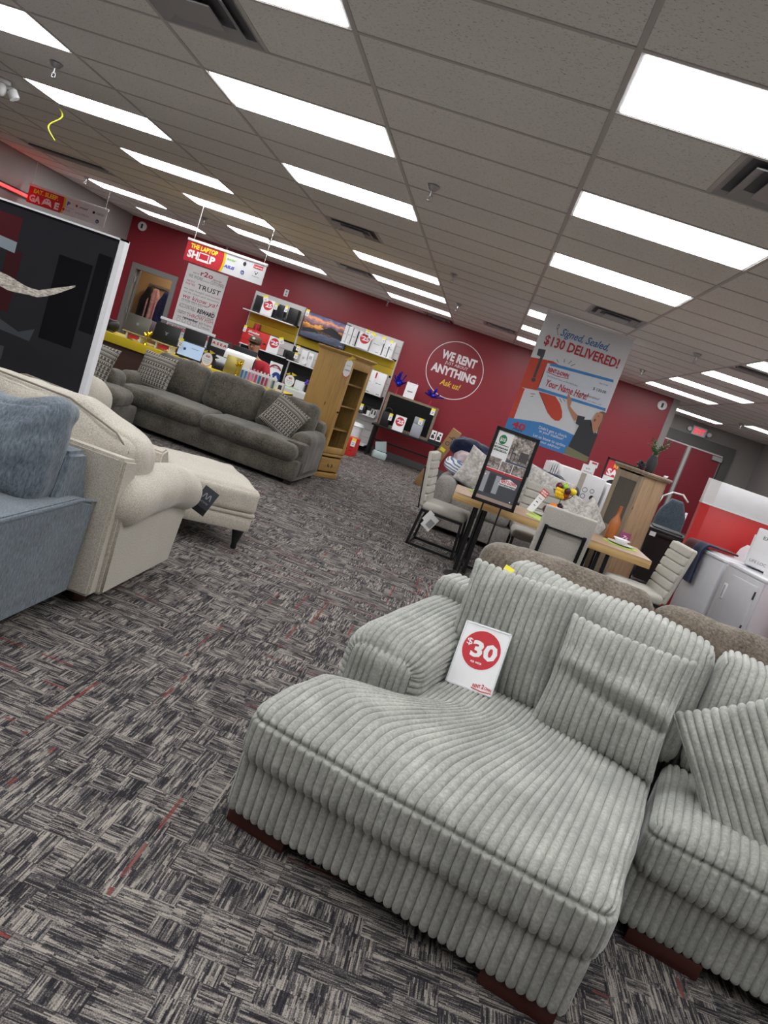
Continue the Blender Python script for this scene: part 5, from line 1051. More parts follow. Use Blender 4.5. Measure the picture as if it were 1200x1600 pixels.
for x, s, l in ((-.6, 1., 'blue foil spray ornament on the left of the framed television'), (.1, .85, 'dark blue and pink foil ornament on the right of the framed television')):
    rnd = random.Random(int(x*100)); o = thing('foil_ornament', l, 'decoration', (x, 12.17, 1.297), group='foil ornaments on the framed television'); MB().lathe([(.03, 0), (.035, .02), (.02, .09), (.03, .12)], seg=12).make('pink_base', mat('pink foil', '#e0506a', .25, .7), o, ang=50); b = MB()
    for k in range(22):
        a = rnd.uniform(0, 2*PI); e_ = rnd.uniform(.2, 1.4); L = rnd.uniform(.1, .3)*s; b.cyl((0, 0, .16), (math.cos(a)*math.cos(e_)*L, math.sin(a)*math.cos(e_)*L*.4, .16+math.sin(e_)*L), .006, .016, 5)
    b.ball((0, 0, .2), .06*s, 10).make('foil_spray', mat('blue foil', '#2b35b8', .2, .7), o)
o = thing('scanner', 'small pale toaster shaped scanner on the floor below the black table', 'appliance', (-.5, 12.0, 0), .3); MB().box((-.14, -.1, 0), (.14, .1, .15), .04).make('body', mat('pale mint grey', '#aebfc0', .4), o, ang=40); bx('tray', (-.12, .02, .12), (.1, .035, .34), mat('pale mint grey', '#aebfc0', .4), o, .004, rot=(0, -.3, 0)); bx('slot', (-.06, -.02, .146), (.13, .02, .158), M_dk, o)
# circle decal
o = thing('wall_decal', 'round white ring sign on the red wall reading we rent just about anything', 'sign', (.31, YB-.002, 2.1)); MW = mat('decal white', '#efe6e8', .6)
flat('ring', ringp(0, 0, .575, .014, 72), MW, o, -.001); lettering(o, [('WE RENT', -.345, .375, .165, .165, {'bold': .045}), ('ANYTHING', -.46, .46, -.13, .165, {'bold': .045})], MW, -.002); lettering(o, [('JUST ABOUT', -.23, .24, .075, .06, {'bold': .0})], MW, -.002, label='thin small lettering'); lettering(o, [('Ask us!', -.2, .22, -.34, .12, {'bold': .02, 'shear': .25})], mat('letter gold', '#e9b93a', .6), -.002, label='yellow script lettering')
# leaning long carton
cb = NT('kraft'); v = cb.coord(); cb.col(cb.mix(cb.noise(v, 8, 3), hexc('#8a6a48'), hexc('#a98660'))); cb.b.inputs['Roughness'].default_value = .85
rx = thing('long_carton', 'long narrow brown carton leaning against the pillow sofa', 'box', (.50, 10.05, 0), 0, rot=(.12, math.atan2(.31, 1.02), 0)); bx('carton', (-.085, 0, 0), (.085, .08, 1.14), cb.m, rx, .004)
flat('yellow_label', [rect(-.06, .72, .03, .78)], M_tagy, rx, -.001); flat('print_icons', ringp(-.01, .88, .035, .01, 16)+ringp(.03, 1.0, .03, .01, 14)+[rect(-.05, .98, .06, .99)], M_txt, rx, -.001); lettering(rx, [('801', -.06, .05, .46, .06, {'rot': PI/2})], M_txt, -.001)
# ================= GREY PILLOW SOFA =================
M_gs = fabric('grey chenille', '#6f6a66', '#aaa59f', 130, .6, 5, .2, stretch=(1, 1, .35))
M_gp = fabric('pillow scroll print', '#a19c95', '#e2ded8', 22, .5, 40, .5)
V_ = thing('grey_sofa', 'light grey chenille sofa piled with patterned pillows behind the dining table', 'sofa', (.92, 6.1, 0), 0)
bx('base', (0, .05, .06), (1.9, 1.0, .32), M_gs, V_, .03); bx('back_frame', (.1, .78, .3), (1.8, 1.05, .74), M_gs, V_, .06)
cushion('seat_cushion', (.57, .42, .4), (.74, .78, .18), M_gs, V_, .07, .02, seed=1); cushion('seat_cushion', (1.33, .42, .4), (.74, .78, .18), M_gs, V_, .07, .02, seed=2)
arm_block(V_, .09, .0, 1.0, .66, M_gs, .24, 1); arm_block(V_, 1.82, .0, 1.0, .66, M_gs, .24, 2)
for k, x in enumerate((.5, .97, 1.44)): cushion('back_cushion', (x, .76, .72), (.5, .22, .42), M_gs, V_, .09, .05, (-.15, 0, 0), seed=4+k, axis=1)
for x in (.05, 1.78):
    for y in (.1, .9): bx('foot', (x, y, 0), (x+.07, y+.07, .07), M_wal, V_)
G = 'scroll print pillows on the grey sofa'
for lab, w, l, r in (('large scroll print pillow left on the grey sofa', .56, (1.36, 6.55, .80), (-.3, .3, .15)), ('smaller pale pillow overlapping the large left one', .44, (1.62, 6.42, .76), (-.4, .5, -.1)), ('long scroll print pillow behind the floor sign', .62, (2.2, 6.66, .83), (-.4, .12, 0)),
    ('scroll print pillow at the fruit basket', .42, (2.45, 6.62, .80), (-.5, .3, .1)), ('grey pillow lying at the right end of the sofa', .42, (2.58, 6.4, .74), (-.9, .35, .3)), ('white edged pillow leaning at the far right arm', .46, (2.72, 6.1, .72), (-.3, .75, .5)), ('plump pillow lowest in front of the right pile', .38, (2.4, 6.2, .68), (-1.0, .1, .1))):
    pillow('scroll_pillow', lab, w, w*.9, .09, M_gp, l, r, G, seed=w*9)
M_nv = fabric('navy comforter', '#10162a', '#222b4a', 40, .5, 8, .5)
o = thing('navy_comforter', 'folded navy comforter draped over the back of the grey sofa', 'bedding', (1.75, 7.0, .98)); cushion('folded_layer', (-.35, 0, .0), (1.0, .42, .22), M_nv, o, .1, .04, (0, .06, 0), (40, 20, 14), .03, seed=3, seam=False); cushion('folded_layer', (.45, .02, -.02), (.8, .4, .17), M_nv, o, .08, .03, (0, .10, 0), (40, 20, 14), .03, seed=5, seam=False); 
sd = NT('striped cloth'); v = sd.coord(); s_ = sd.new('ShaderNodeSeparateXYZ'); sd.l.new(v, s_.inputs[0]); sd.col(sd.mix(sd.math('GREATER_THAN', sd.math('FRACT', sd.math('MULTIPLY', s_.outputs[2], 34.)), .6), hexc('#e6e4e2'), hexc('#5674a4')))
o = thing('striped_sheet', 'white and blue striped cloth bundled on the left sofa arm', 'cloth', (1.08, 6.75, .78)); cushion('fold', (-.02, 0, -.02), (.34, .34, .11), sd.m, o, .08, .03, (.3, .2, 0), (20, 20, 14), .04, seed=2, seam=False)
cushion('pink_fold', (.05, .1, .15), (.28, .3, .12), mat('pink white cloth', '#dfccd0', .8), o, .05, .02, (.2, -.2, 0), (16, 16, 10), .03, seed=7, seam=False)
# ================= DINING =================
M_ch = fabric('pale linen', '#99958c', '#c9c5bc', 200, .5, 4, .1)
def dining_chair(lab, x, y, rz, grp='channel back dining chairs'):
    """faces -y in local space"""
    o = thing('dining_chair', lab, 'chair', (x, y, 0), rz, grp)
    cushion('seat', (0, 0, .44), (.46, .46, .09), M_ch, o, .035, .012, seed=1, n=(16, 16, 8))
    tilt = .16; bk = bpy.data.objects.new('backrest', None)
    bpy.data.objects.remove(bk)
    b = MB().box((-.225, .215, .42), (.225, .265, .98), .02, seg=3); bo = b.make('backrest', M_ch, o, ang=50)
    for v_ in bo.data.vertices: v_.co.y += (v_.co.z-.42)*tilt
    for k in range(6):
        z = .505+k*.085; P, N, F = lattice((.45, .04, .083), .018, (14, 6, 8)); P = P+np.array((0, .212, z+.005)); P[:, 1] += (P[:, 2]-.42)*tilt
        link('back_channel', mesh('back_channel', P, F, M_ch, True), bo)
    fr = MB()
    for s in (-.21, .21):
        fr.bar([(s, -.21, .385), (s, -.23, .012), (s, .26, .012), (s, .22, .385), (s, -.21, .385)], .027)
    fr.bar([(-.21, -.23, .012), (.21, -.23, .012)], .022).bar([(-.21, .26, .012), (.21, .26, .012)], .022)
    fr.make('sled_frame', M_blackm, o)
    t = lambda z: .275+(z-.42)*tilt
    MB().bar([(-.17, t(.40), .40), (-.17, t(.80), .80), (.17, t(.80), .80), (.17, t(.40), .40)], .03, .014).make('back_brace', M_blackm, o)
    return o
dining_chair('pale channel back dining chair at the left end of the table', 1.12, 5.0, 1.47)
dining_chair('pale dining chair with its back to the camera, black brace showing', 2.12, 3.86, PI+.02)
dining_chair('pale dining chair at the right end of the table near the dryer', 2.99, 4.24, -1.42)
dining_chair('pale dining chair on the far side of the table behind the fruit', 2.08, 5.34, 0.)
for c in [c for c in bpy.data.objects if c.get('category') == 'chair' and c.name.startswith('dining_chair')]:
    pass
M_tt = wood('oak veneer', '#9a7748', '#c6a36c', (6, 1, 1), 2.5, knots=False); M_tp = wood('oak plank', '#8d7159', '#b99c80', (6, 1, 1), 3, rough=.3, knots=False)
Tb = thing('dining_table', 'oak dining table with thick edge and black bar legs set with fruit and plates', 'table', (1.13, 4.28, 0))
bx('apron', (0, 0, .655), (1.95, .75, .723), M_tt, Tb, .003)
k_ = 0
for i in range(7):
    x = i*.2786
    for j in range(3):
        y = j*.25; bx('plank', (x+.001, y+.001, .723), (x+.2776, y+.249, .735), M_tp, Tb)
for x in (.33, 1.55):
    b = MB()
    for dx in (-.045, .045): b.bar([(x+dx-.03, .08, .655), (x+dx-.03, .08, .02), (x+dx-.03, .67, .02), (x+dx-.03, .67, .655)], .035)
    b.make('leg_frame', M_blackm, Tb)
bx('stretcher', (.30, .38, .0), (1.52, .42, .03), M_blackm, Tb)
ZT = .736; M_lime = fabric('lime placemat', '#9fb63a', '#bcd257', 160, .4)
for k, (x, y, lab) in enumerate(((1.43, 4.84, 'lime placemat at the left end of the dining table'), (2.84, 4.71, 'lime placemat at the right end of the dining table'), (2.08, 4.82, 'lime placemat beside the fruit basket'), (2.03, 4.5, 'lime placemat nearest the chair with its back to the camera'))):
    o = thing('placemat', lab, 'placemat', (x, y, ZT), group='lime placemats'); MB().lathe([(.17, 0), (.175, .002), (.17, .004), (0, .004)], seg=32).make('mat', M_lime, o)
    if k in (0, 1, 2):
        p = thing('plate', ('white plate on the left end placemat', 'white plate on the right end placemat', 'white plate beside the fruit basket')[k], 'plate', (x, y, ZT+.005), group='white plates'); MB().lathe([(.06, 0), (.13, .015), (.132, .018), (.06, .006), (0, .005)], seg=28).make('dish', M_white, p, True)
    if k < 2:
        p = thing('bowl', ('white bowl on the left end plate', 'white bowl with wavy rim on the right end plate')[k], 'bowl', (x, y, ZT+.013)); MB().lathe([(.035, 0), (.08, .045), (.085, .05), (.075, .045), (.03, .008), (0, .008)], seg=24).make('dish', M_white, p, True)
o = thing('place_card', 'small pink card standing behind the right end bowl', 'card', (2.90, 4.88, ZT), rot=(-.1, 0, .1)); bx('card', (-.055, 0, 0), (.055, .004, .12), mat('raspberry card', '#8e3a68', .6), o); lettering(o, [('7s', -.03, .03, .05, .04, {'shear': .3})], M_paper, -.001)
o = thing('wood_bottle', 'turned brown wooden bottle vase on the table behind the chair', 'vase', (2.77, 4.95, ZT)); MB().lathe([(.05, 0), (.058, .03), (.056, .16), (.045, .2), (.02, .25), (.016, .34), (.02, .35)], seg=24).make('body', wood('reddish wood', '#7a3f1a', '#a8622e', (1, 1, 6), 4, knots=False, rough=.3), o, True)
o = thing('price_strip', 'tall white price strip with red heading leaning on the dining table', 'sign', (1.91, 4.86, ZT), rot=(-.25, .38, 0)); bx('card', (-.035, 0, 0), (.035, .003, .26), M_paper, o); flat('heading', [rect(-.042, .21, .042, .275)], M_r2, o, -.001); lettering(o, [('RENT', -.035, .035, .245, .018, {'bold': .04}), ('WOW!', -.035, .035, .22, .018, {'bold': .04})], M_paper, -.002); flat('print', [rect(-.02, .17, .02, .175), rect(-.015, .12, .01, .13), rect(-.012, .08, .012, .086)], M_txt, o, -.001)
# fruit basket
FB = thing('fruit_basket', 'two tier black wire fruit basket on the dining table', 'basket', (2.155, 4.81, ZT)); b = MB()
def wire_bowl(b, z, r, d):
    for zz, rr in ((z, r), (z-d*.5, r*.8), (z-d, r*.4)):
        b.tube([(rr*math.cos(a), rr*math.sin(a), zz) for a in np.linspace(0, 2*PI, 17)], .003, 5)
    for k in range(12):
        a = k*PI/6; b.tube([(r*math.cos(a), r*math.sin(a), z), (r*.8*math.cos(a), r*.8*math.sin(a), z-d*.5), (r*.4*math.cos(a), r*.4*math.sin(a), z-d)], .0025, 5)
wire_bowl(b, .075, .14, .06); wire_bowl(b, .30, .105, .07); b.tube([(0, 0, 0), (0, 0, .24)], .004, 6); b.tube([(.1*math.cos(a), .1*math.sin(a), .002) for a in np.linspace(0, 2*PI, 17)], .003, 5); b.make('wire_frame', M_blackm, FB)
def fruit(kind, lab, x, y, z, r, c, rough=.35, s3=(1, 1, 1), stem=True):
    o = thing(kind, lab, 'fruit', (2.155+x, 4.81+y, ZT+z)); m = fabric('skin '+c, c, c, 120, .2, 8, .2, rough) if kind == 'orange' else mat('skin '+c, c, rough, var=.25)
    MB().ball((0, 0, 0), r, 16, s3).make('flesh', m, o, True)
    if stem: cy('stem', (0, 0, r*.85*s3[2]), (.003, 0, r*1.25*s3[2]), .002, mat('stem brown', '#4a3520', .8), o, seg=6)
fruit('apple', 'dark red apple at the top left of upper basket', -.06, -.03, .345, .038, '#5c1020'); fruit('apple', 'bright green apple at the top of the upper basket', .0, .02, .35, .038, '#8fbf2c'); fruit('plum', 'dark plum at the front middle of the upper basket', .03, -.06, .325, .034, '#4a1224'); fruit('lemon', 'yellow lemon at the right of the upper basket', .085, -.02, .335, .034, '#eac81e', s3=(1.2, 1, 1), stem=False); fruit('orange', 'orange low in the upper basket', .03, -.02, .275, .038, '#e07a1c', stem=False)
fruit('orange', 'large orange at the left of the lower basket', -.05, -.05, .125, .046, '#f07c14', stem=False); fruit('peach', 'yellow peach in the middle of the lower basket', .02, -.06, .095, .036, '#e8a22c'); fruit('grape_plum', 'dark purple plum above the lower basket', .02, .03, .15, .034, '#3c2034'); fruit('pear', 'green pear at the back of the lower basket', .06, .03, .1, .036, '#93a63a'); fruit('pomegranate', 'brownish red pomegranate at the right of lower basket', .105, -.03, .085, .04, '#a8542c'); fruit('apple', 'dark red apple at the left edge of the lower basket', -.1, -.0, .085, .036, '#4c0e1c')
bn = thing('bananas', 'bunch of bananas hanging in the upper basket', 'fruit', (2.115, 4.74, ZT+.28))
for k in range(4): MB().tube([(-.035+k*.018, -.01*k*.3, .05), (-.04+k*.02, -.02, .02), (-.035+k*.022, -.025, -.015), (-.02+k*.022, -.015, -.04)], .013, 8).make('banana', mat('banana yellow', '#e9bd22', .45), bn, True)
# ================= FLOOR SIGN =================
FS = thing('floor_sign', 'black framed furniture poster on a black pole stand before the dining table', 'sign', (1.5, 4.10, 0), .05); w, h = .41, .71; fz = .745
MB().lathe([(.215, 0), (.22, .006), (.21, .012), (0, .014)], seg=40).make('base_plate', M_blackm, FS)
for x in (-.085, .085): cy('pole', (x, 0, .01), (x, 0, fz+.02), .008, M_blackm, FS)
MB().box((-w/2, -.015, fz), (-w/2+.03, .015, fz+h)).box((w/2-.03, -.015, fz), (w/2, .015, fz+h)).box((-w/2, -.015, fz), (w/2, .015, fz+.03)).box((-w/2, -.015, fz+h-.03), (w/2, .015, fz+h)).make('frame', M_blackm, FS); bx('backing', (-w/2+.02, -.005, fz+.02), (w/2-.02, .01, fz+h-.02), M_paper, FS)
q = lambda a, b, c, d: rect(-.175+a*.35, fz+.03+b*.65, -.175+c*.35, fz+.03+d*.65)
flat('dark_field', [q(0, .05, 1, .42)], mat('slate print', '#4b4d54', .5), FS, -.006); flat('wood_floor', [q(0, 0, 1, .05)], mat('pale wood print', '#a89488', .5), FS, -.006); flat('red_band', [q(0, .42, 1, .45)], M_r, FS, -.007)
def photo_mat(nm, c1, c2, s=26):
    t = NT(nm); v = t.coord(); n = t.noise(v, s, 4, .8); t.col(t.ramp(n, [(.35, c1), (.5, c2), (.65, '#d6d0ca')])); t.b.inputs['Roughness'].default_value = .35; return t.m
PM = photo_mat('furniture photo', '#4b423e', '#8d827c'); flat('photo', [q(.42, .62, 1, 1), q(.0, .46, .32, .62), q(.34, .46, .65, .6), q(.67, .46, 1, .6)], PM, FS, -.006); flat('caption_band', [q(.42, .6, 1, .625)], mat('caption blue', '#4a5468', .5), FS, -.007)
bpy.data.objects.remove([c for c in FS.children if c.name.startswith('photo')][0])
for a in ((.42, .625, 1, 1), (.0, .46, .32, .62), (.34, .46, .65, .595), (.67, .46, 1, .595)): flat('photo', [q(*a)], PM, FS, -.006)
flat('chair_drawing', [q(.5, .66, .53, .86), q(.5, .74, .62, .76), q(.6, .66, .62, .76), q(.72, .66, .95, .8)], mat('print brown grey', '#4e4a4c', .6), FS, -.0065)
flat('green_badge', [disc(-.115, fz+.605, .035, 24, .045)], mat('badge green', '#2c7a4e', .5), FS, -.007); lettering(FS, [('$15', -.14, -.09, fz+.59, .03, {'bold': .04}), ('WE MAKE SHOPPING EASY', -.02, .15, fz+.2, .014, {'bold': .03})], M_paper, -.008)
lettering(FS, [('FIRST STOP IN OUR', -.17, -.04, fz+.52, .017, {'bold': .03}), ('SWEET DIRECTION', -.16, -.05, fz+.495, .017, {'bold': .03})], mat('badge green', '#2c7a4e', .5), -.007)
lettering(FS, [('RENT-2-OWN', -.0, .14, fz+.23, .035, {'bold': .04})], M_r, -.0085, label='small red shop logo lettering'); flat('logo_plate', [[(-.01, fz+.22), (.15, fz+.22), (.15, fz+.25), (.07, fz+.28), (-.01, fz+.25)]], M_paper, FS, -.0075)
flat('fridge', [q(.02, .1, .14, .40), q(.34, .12, .48, .38)], mat('fridge light print', '#a5a8ae', .4), FS, -.007); flat('fridge_dark', [q(.17, .1, .33, .39)], mat('fridge dark print', '#3c3e44', .4), FS, -.007)
flat('bullets', [q(.02, .8-k*.045, .05, .815-k*.045) for k in range(3)]+[q(.08, .803-k*.045, .38, .812-k*.045) for k in range(3)], M_txt, FS, -.007)
flat('white_dot', [disc(-.16, fz+.26, .007, 10), disc(.0, fz+.325, .007, 10), disc(.14, fz+.08, .007, 10)], M_paper, FS, -.009)
# ================= BIG HANGING POSTER =================
BP = thing('hanging_poster', 'tall hanging poster reading signed sealed 130 delivered with giant check and cheering woman', 'poster', (1.99, 6.72, 1.36)); W2, HH = .545, 1.56
pvm = mat('poster vinyl', '#d3d5da', .5); bx('sheet', (-W2, 0, 0), (W2, .006, HH), pvm, BP); bx('top_rail', (-W2-.01, -.01, HH-.012), (W2+.01, .016, HH+.012), M_white, BP, .003)
for x in (-.52, .40): cy('hanger', (x, .003, HH+.01), (x, .003, H-1.36), .003, M_steel, BP)
OR = mat('mailbox red', '#c4452f', .6)
def Pp(u, v): return (-W2+u*2*W2, HH-v*HH)     # u right, v down
def pol(*p): return [Pp(*a) for a in p]
flat('mailbox', [pol((0, .372), (.02, .371), (.171, .355), (.252, .349), (.325, .361), (.26, .38), (.215, .41), (.19, .455), (.195, .60), (0, .617)), pol((0, .615), (.06, .617), (.06, .864), (0, .875)), pol((.215, .603), (.41, .597), (.49, .64), (.54, .69), (.563, .735), (.545, .768), (.50, .775), (.448, .762), (.39, .735), (.33, .68))], OR, BP, -.001)
flat('flag', [pol((.05, .292), (.13, .285), (.135, .34), (.13, .345), (.128, .51), (.10, .512), (.10, .347), (.055, .343)), disc(*Pp(.117, .531), .026, 18)], mat('flag grey', '#454850', .6), BP, -.0022)
flat('check', [pol((.20, .375), (.95, .337), (.985, .575), (.20, .59))], mat('check paper', '#cdd4df', .5), BP, -.003)
flat('check_band', [pol((.24, .365), (.945, .335), (.955, .355), (.225, .388)), pol((.195, .575), (.98, .56), (.985, .58), (.195, .598))], M_blue, BP, -.004)
flat('sky_swoosh', [[Pp(0, 1), Pp(.72, 1)]+[Pp(a, b) for a, b in ((.76, .9), (.762, .835), (.66, .826), (.56, .823), (.367, .823), (.186, .846), (0, .872))]], M_blue, BP, -.002)
flat('tick_marks', stroke([Pp(.28, .325), Pp(.31, .345)], .006)+stroke([Pp(.36, .305), Pp(.37, .33)], .006)+stroke([Pp(.44, .30), Pp(.42, .33)], .006)+stroke([Pp(.49, .315), Pp(.45, .34)], .006)+stroke([Pp(.14, .64), Pp(.19, .632)], .006)+stroke([Pp(.15, .66), Pp(.18, .652)], .006)+stroke([Pp(.46, .60), Pp(.5, .625)], .006)+stroke([Pp(.5, .595), Pp(.53, .61)], .006)+ringp(*Pp(.17, .09), .012, .004, 14, .035)+stroke([Pp(.17, .11), Pp(.20, .15)], .005), M_txt, BP, -.002)
def ctext(items, m, lab=None, y=-.0055): return lettering(BP, [(s, Pp(a, 0)[0], Pp(b, 0)[0], Pp(0, c)[1], h_*HH, *( [op] if op else [])) for s, a, b, c, h_, op in items], m, y, label=lab)
bl2 = mat('script blue', '#2f6fae', .6); rd2 = mat('poster red', '#b52b3c', .6)
ctext([('Signed, Sealed,', .22, .77, .145, .06, {'shear': .35, 'bold': .01})], bl2, 'blue script lettering'); ctext([('$130 DELIVERED!', .08, .94, .245, .075, {'bold': .025})], rd2)
ctext([('Your Name Here!', .26, .75, .545, .055, {'shear': .2, 'bold': .02})], rd2, 'red script lettering'); ctext([('RENT-2-OWN', .23, .47, .432, .03, {'bold': .05, 'rot': -.0})], rd2); flat('logo_arc', stroke([Pp(.22, .44), Pp(.35, .447), Pp(.48, .438)], .008), rd2, BP, -.0055)
ctext([('One Hundred Thirty and No/100 Dollars', .24, .60, .472, .012, None), ('August 15, 2025', .81, .91, .395, .01, None), ('$ 130.00', .77, .92, .455, .022, {'bold': .01}), ('Authorized', .66, .88, .52, .02, {'shear': .5}), ('Pay to the order of', .56, .92, .55, .008, None)], M_txt)
ctext([("Didn't get a check", .36, .69, .874, .024, None), ('in your mailbox?', .38, .66, .90, .024, None), ('Let us know to update', .33, .71, .945, .024, None), ('your address!', .42, .66, .975, .022, None)], M_paper, 'white rounded lettering')
ctext([('40', .06, .22, .93, .05, {'bold': .04})], rd2); ctext([('years', .08, .2, .945, .02, {'shear': .3})], M_txt)
sk = mat('printed skin', '#b98467', .6); flat('cheering_arm', [pol((.53, .556), (.545, .545), (.575, .57), (.60, .59), (.603, .632), (.66, .66), (.72, .679), (.735, .72), (.70, .725), (.645, .69), (.59, .65), (.555, .61))], sk, BP, -.007)
flat('shirt', [pol((.779, .70), (.87, .679), (.89, .72), (.938, .757), (.97, .78), (.97, .955), (.742, .931), (.76, .82)), pol((.717, .679), (.80, .672), (.80, .757), (.726, .743)), pol((.96, .76), (1.0, .765), (1.0, .957), (.96, .953))], mat('printed charcoal', '#33353a', .6), BP, -.009); flat('trousers', [pol((.733, .93), (1.0, .955), (1.0, 1.0), (.718, .995))], mat('printed olive', '#7b7a5c', .6), BP, -.008)
flat('hair', [pol((.925, .60), (.96, .59), (1.0, .59), (1.0, .775), (.985, .76), (.99, .70), (.97, .62))], mat('printed hair', '#7a5b42', .6), BP, -.010); flat('face', [pol((.90, .612), (.94, .602), (.975, .61), (.988, .655), (.98, .72), (.97, .757), (.935, .757), (.90, .715), (.888, .68), (.893, .65))], sk, BP, -.011)
flat('open_mouth', [disc(*Pp(.913, .672), .013, 12, .019)], mat('lips', '#8e4a42', .6), BP, -.012); flat('eye', [disc(*Pp(.934, .634), .006, 8)], M_txt, BP, -.012)
# ================= WHITE CARTONS, FRAMED SIGN =================
def carton(lab, x, y, z, w, d, h, pr=True):
    o = thing('white_carton', lab, 'box', (x, y, z), .12, 'large white cartons behind the grey sofa'); bx('carton', (0, 0, 0), (w, d, h), M_white, o, .006); bx('tape', (w*.42, -.002, h*.45), (w*.54, d, h+.001), mat('packing tape', '#b9b2a6', .4), o)
    if pr: flat('care_symbols', ringp(w*.62, h*.62, .04, .008, 20)+ringp(w*.62, h*.46, .04, .008, 20)+ringp(w*.78, h*.64, .035, .008, 20)+[disc(w*.82, h*.48, .04, 16), [(w*.78, h*.32), (w*.9, h*.30), (w*.86, h*.38), (w*.92, h*.42)]], M_txt, o, -.003)
    return o
pal = thing('pallet_stack', 'low white platform under the white cartons', 'platform', (2.55, 9.35, 0), .12); bx('deck', (0, 0, .42), (1.62, .6, .5), M_white, pal, .01)
for x in (0.02, .78, 1.52): bx('support', (x, .02, 0), (x+.08, .58, .42), M_white, pal)
carton('left large white carton with tape and care symbols behind the sofa', 2.6, 9.36, .5, .72, .5, .64); carton('right large white carton next to the framed red sign', 3.36, 9.45, .5, .72, .5, .60)
for k in range(4): o = thing('white_sheet', ('first', 'second', 'third', 'fourth')[k]+' thin white panel standing left of the cartons', 'panel', (2.52-k*.035, 9.42, .5), .12, 'thin white panels'); bx('panel', (0, 0, 0), (.02, .45, .66-.01*k), M_white, o)
ps2 = thing('panel_rest', 'low white block under the thin white panels', 'platform', (2.36, 9.36, 0), .12); bx('block', (0, 0, 0), (.17, .5, .495), M_white, ps2, .01)
o = thing('card_sign', 'white price card with red logo standing on the white cartons', 'sign', (2.98, 9.42, 1.141), rot=(-.1, 0, 0)); bx('card', (-.1, 0, 0), (.1, .004, .14), M_paper, o); bx('upper_card', (-.02, .001, .13), (.12, .005, .22), M_paper, o); flat('red_logo', [rect(.02, .18, .1, .205)], M_r, o, -.0005); lettering(o, [('$79.', -.04, .03, .07, .025), ('$999.99', -.06, .07, .02, .02)], M_txt, -.001)
o = thing('framed_sign', 'black framed red rent sign standing behind the hutch', 'sign', (3.62, 10.28, .0)); MB().box((-.28, -.01, .55), (-.25, .02, 1.5)).box((.3, -.01, .55), (.33, .02, 1.5)).box((-.28, -.01, 1.47), (.33, .02, 1.5)).box((-.28, -.01, .55), (.33, .02, .58)).make('frame', M_black, o); bx('sheet', (-.25, 0, .58), (.3, .01, 1.47), M_paper, o); flat('red_field', [rect(-.25, 1.2, .3, 1.47)], M_r, o, -.001)
lettering(o, [('RENT', -.14, .08, 1.36, .06, {'bold': .04})], mat('letter gold', '#e9b93a', .6), -.002); lettering(o, [('SA', -.22, -.04, 1.22, .11, {'bold': .05})], M_paper, -.002); flat('black_disc', [disc(-.03, .98, .19, 30)], M_txt, o, -.002); flat('disc_dots', [disc(-.15+i*.03, .92+j*.05, .008, 6) for i in range(4) for j in range(4)], M_paper, o, -.003)
for x in (-.2, .25): cy('stand_leg', (x, .01, 0), (x, .01, .56), .012, M_blackm, o)
bx('stand_foot', (-.28, -.15, 0), (.33, .2, .02), M_blackm, o)
# ================= HUTCH =================
M_hut = wood('pale washed oak', '#8d7559', '#b69a78', (1, 1, 6), 2.0); M_hut2 = wood('washed oak grey', '#7d6d5b', '#a3917b', (1, 1, 6), 2.4, knots=False)
ha = math.radians(-43.4)+0; HU = thing('hutch_cabinet', 'washed oak curio hutch with one mesh door holding a vase of greenery', 'cabinet', (2.885, 6.57, 0), ha); hw, hd, hh = .39, .51, 1.44
bx('side_panel', (0, 0, .05), (.02, hd, hh), M_hut, HU); bx('side_panel', (hw-.02, 0, .05), (hw, hd, hh), M_hut, HU, .001); bx('back_panel', (0, hd-.015, .05), (hw, hd, hh), M_hut2, HU)
MB().box((-.03, -.03, hh), (hw+.03, hd+.02, hh+.02), .004).box((-.045, -.045, hh+.02), (hw+.045, hd+.03, hh+.05), .008).make('cornice', M_hut2, HU, ang=40); bx('plinth', (-.01, -.01, 0), (hw+.01, hd, .08), M_hut2, HU, .006)
dd = MB().box((0.01, -.018, .68), (.07, .004, hh-.02), .003).box((hw-.07, -.018, .68), (hw-.01, .004, hh-.02), .003).box((.07, -.017, .68), (hw-.07, .003, .75), .003).box((.07, -.017, hh-.1), (hw-.07, .003, hh-.02), .003).make('door', M_hut2, HU, ang=40)
ms = NT('mesh screen'); v = ms.coord(); ck = ms.new('ShaderNodeTexChecker'); ms.l.new(v, ck.inputs[0]); ck.inputs['Scale'].default_value = 160; ms.col(ms.mix(ck.outputs['Fac'], hexc('#4a443e'), hexc('#6f675e'))); ms.b.inputs['Roughness'].default_value = .8
bx('mesh_screen', (.07, -.008, .75), (hw-.07, -.004, hh-.1), ms.m, dd); cy('door_knob', (.04, -.02, .76), (.04, -.045, .76), .012, M_black, dd)
ld = bx('lower_door', (.01, -.018, .1), (hw-.01, .004, .66), M_hut2, HU, .004); bx('raised_panel', (.06, -.024, .16), (hw-.06, -.014, .6), M_hut2, ld, .004)
for z in (.67,): bx('shelf', (.02, .0, z-.01), (hw-.02, hd-.02, z+.01), M_hut, HU)
hz = hh+.05; HM = Matrix.Translation(HU.location) @ Matrix.Rotation(ha, 4, 'Z')
p = HM @ Vector((.22, .30, hz)); vs = thing('greenery_vase', 'dark ribbed vase of eucalyptus sprigs on top of the hutch', 'vase', tuple(p)); MB().lathe([(.045, 0), (.062, .04), (.066, .12), (.05, .18), (.038, .2), (.04, .21), (.03, .2)], seg=28).make('vase', mat('charcoal ceramic', '#34363a', .7), vs, True)
lm_ = mat('eucalyptus leaf', '#6f8a63', .6, var=.3); lm2 = mat('leaf dark', '#4c6444', .6, var=.3); rnd = random.Random(5); stm = MB()
LB = []
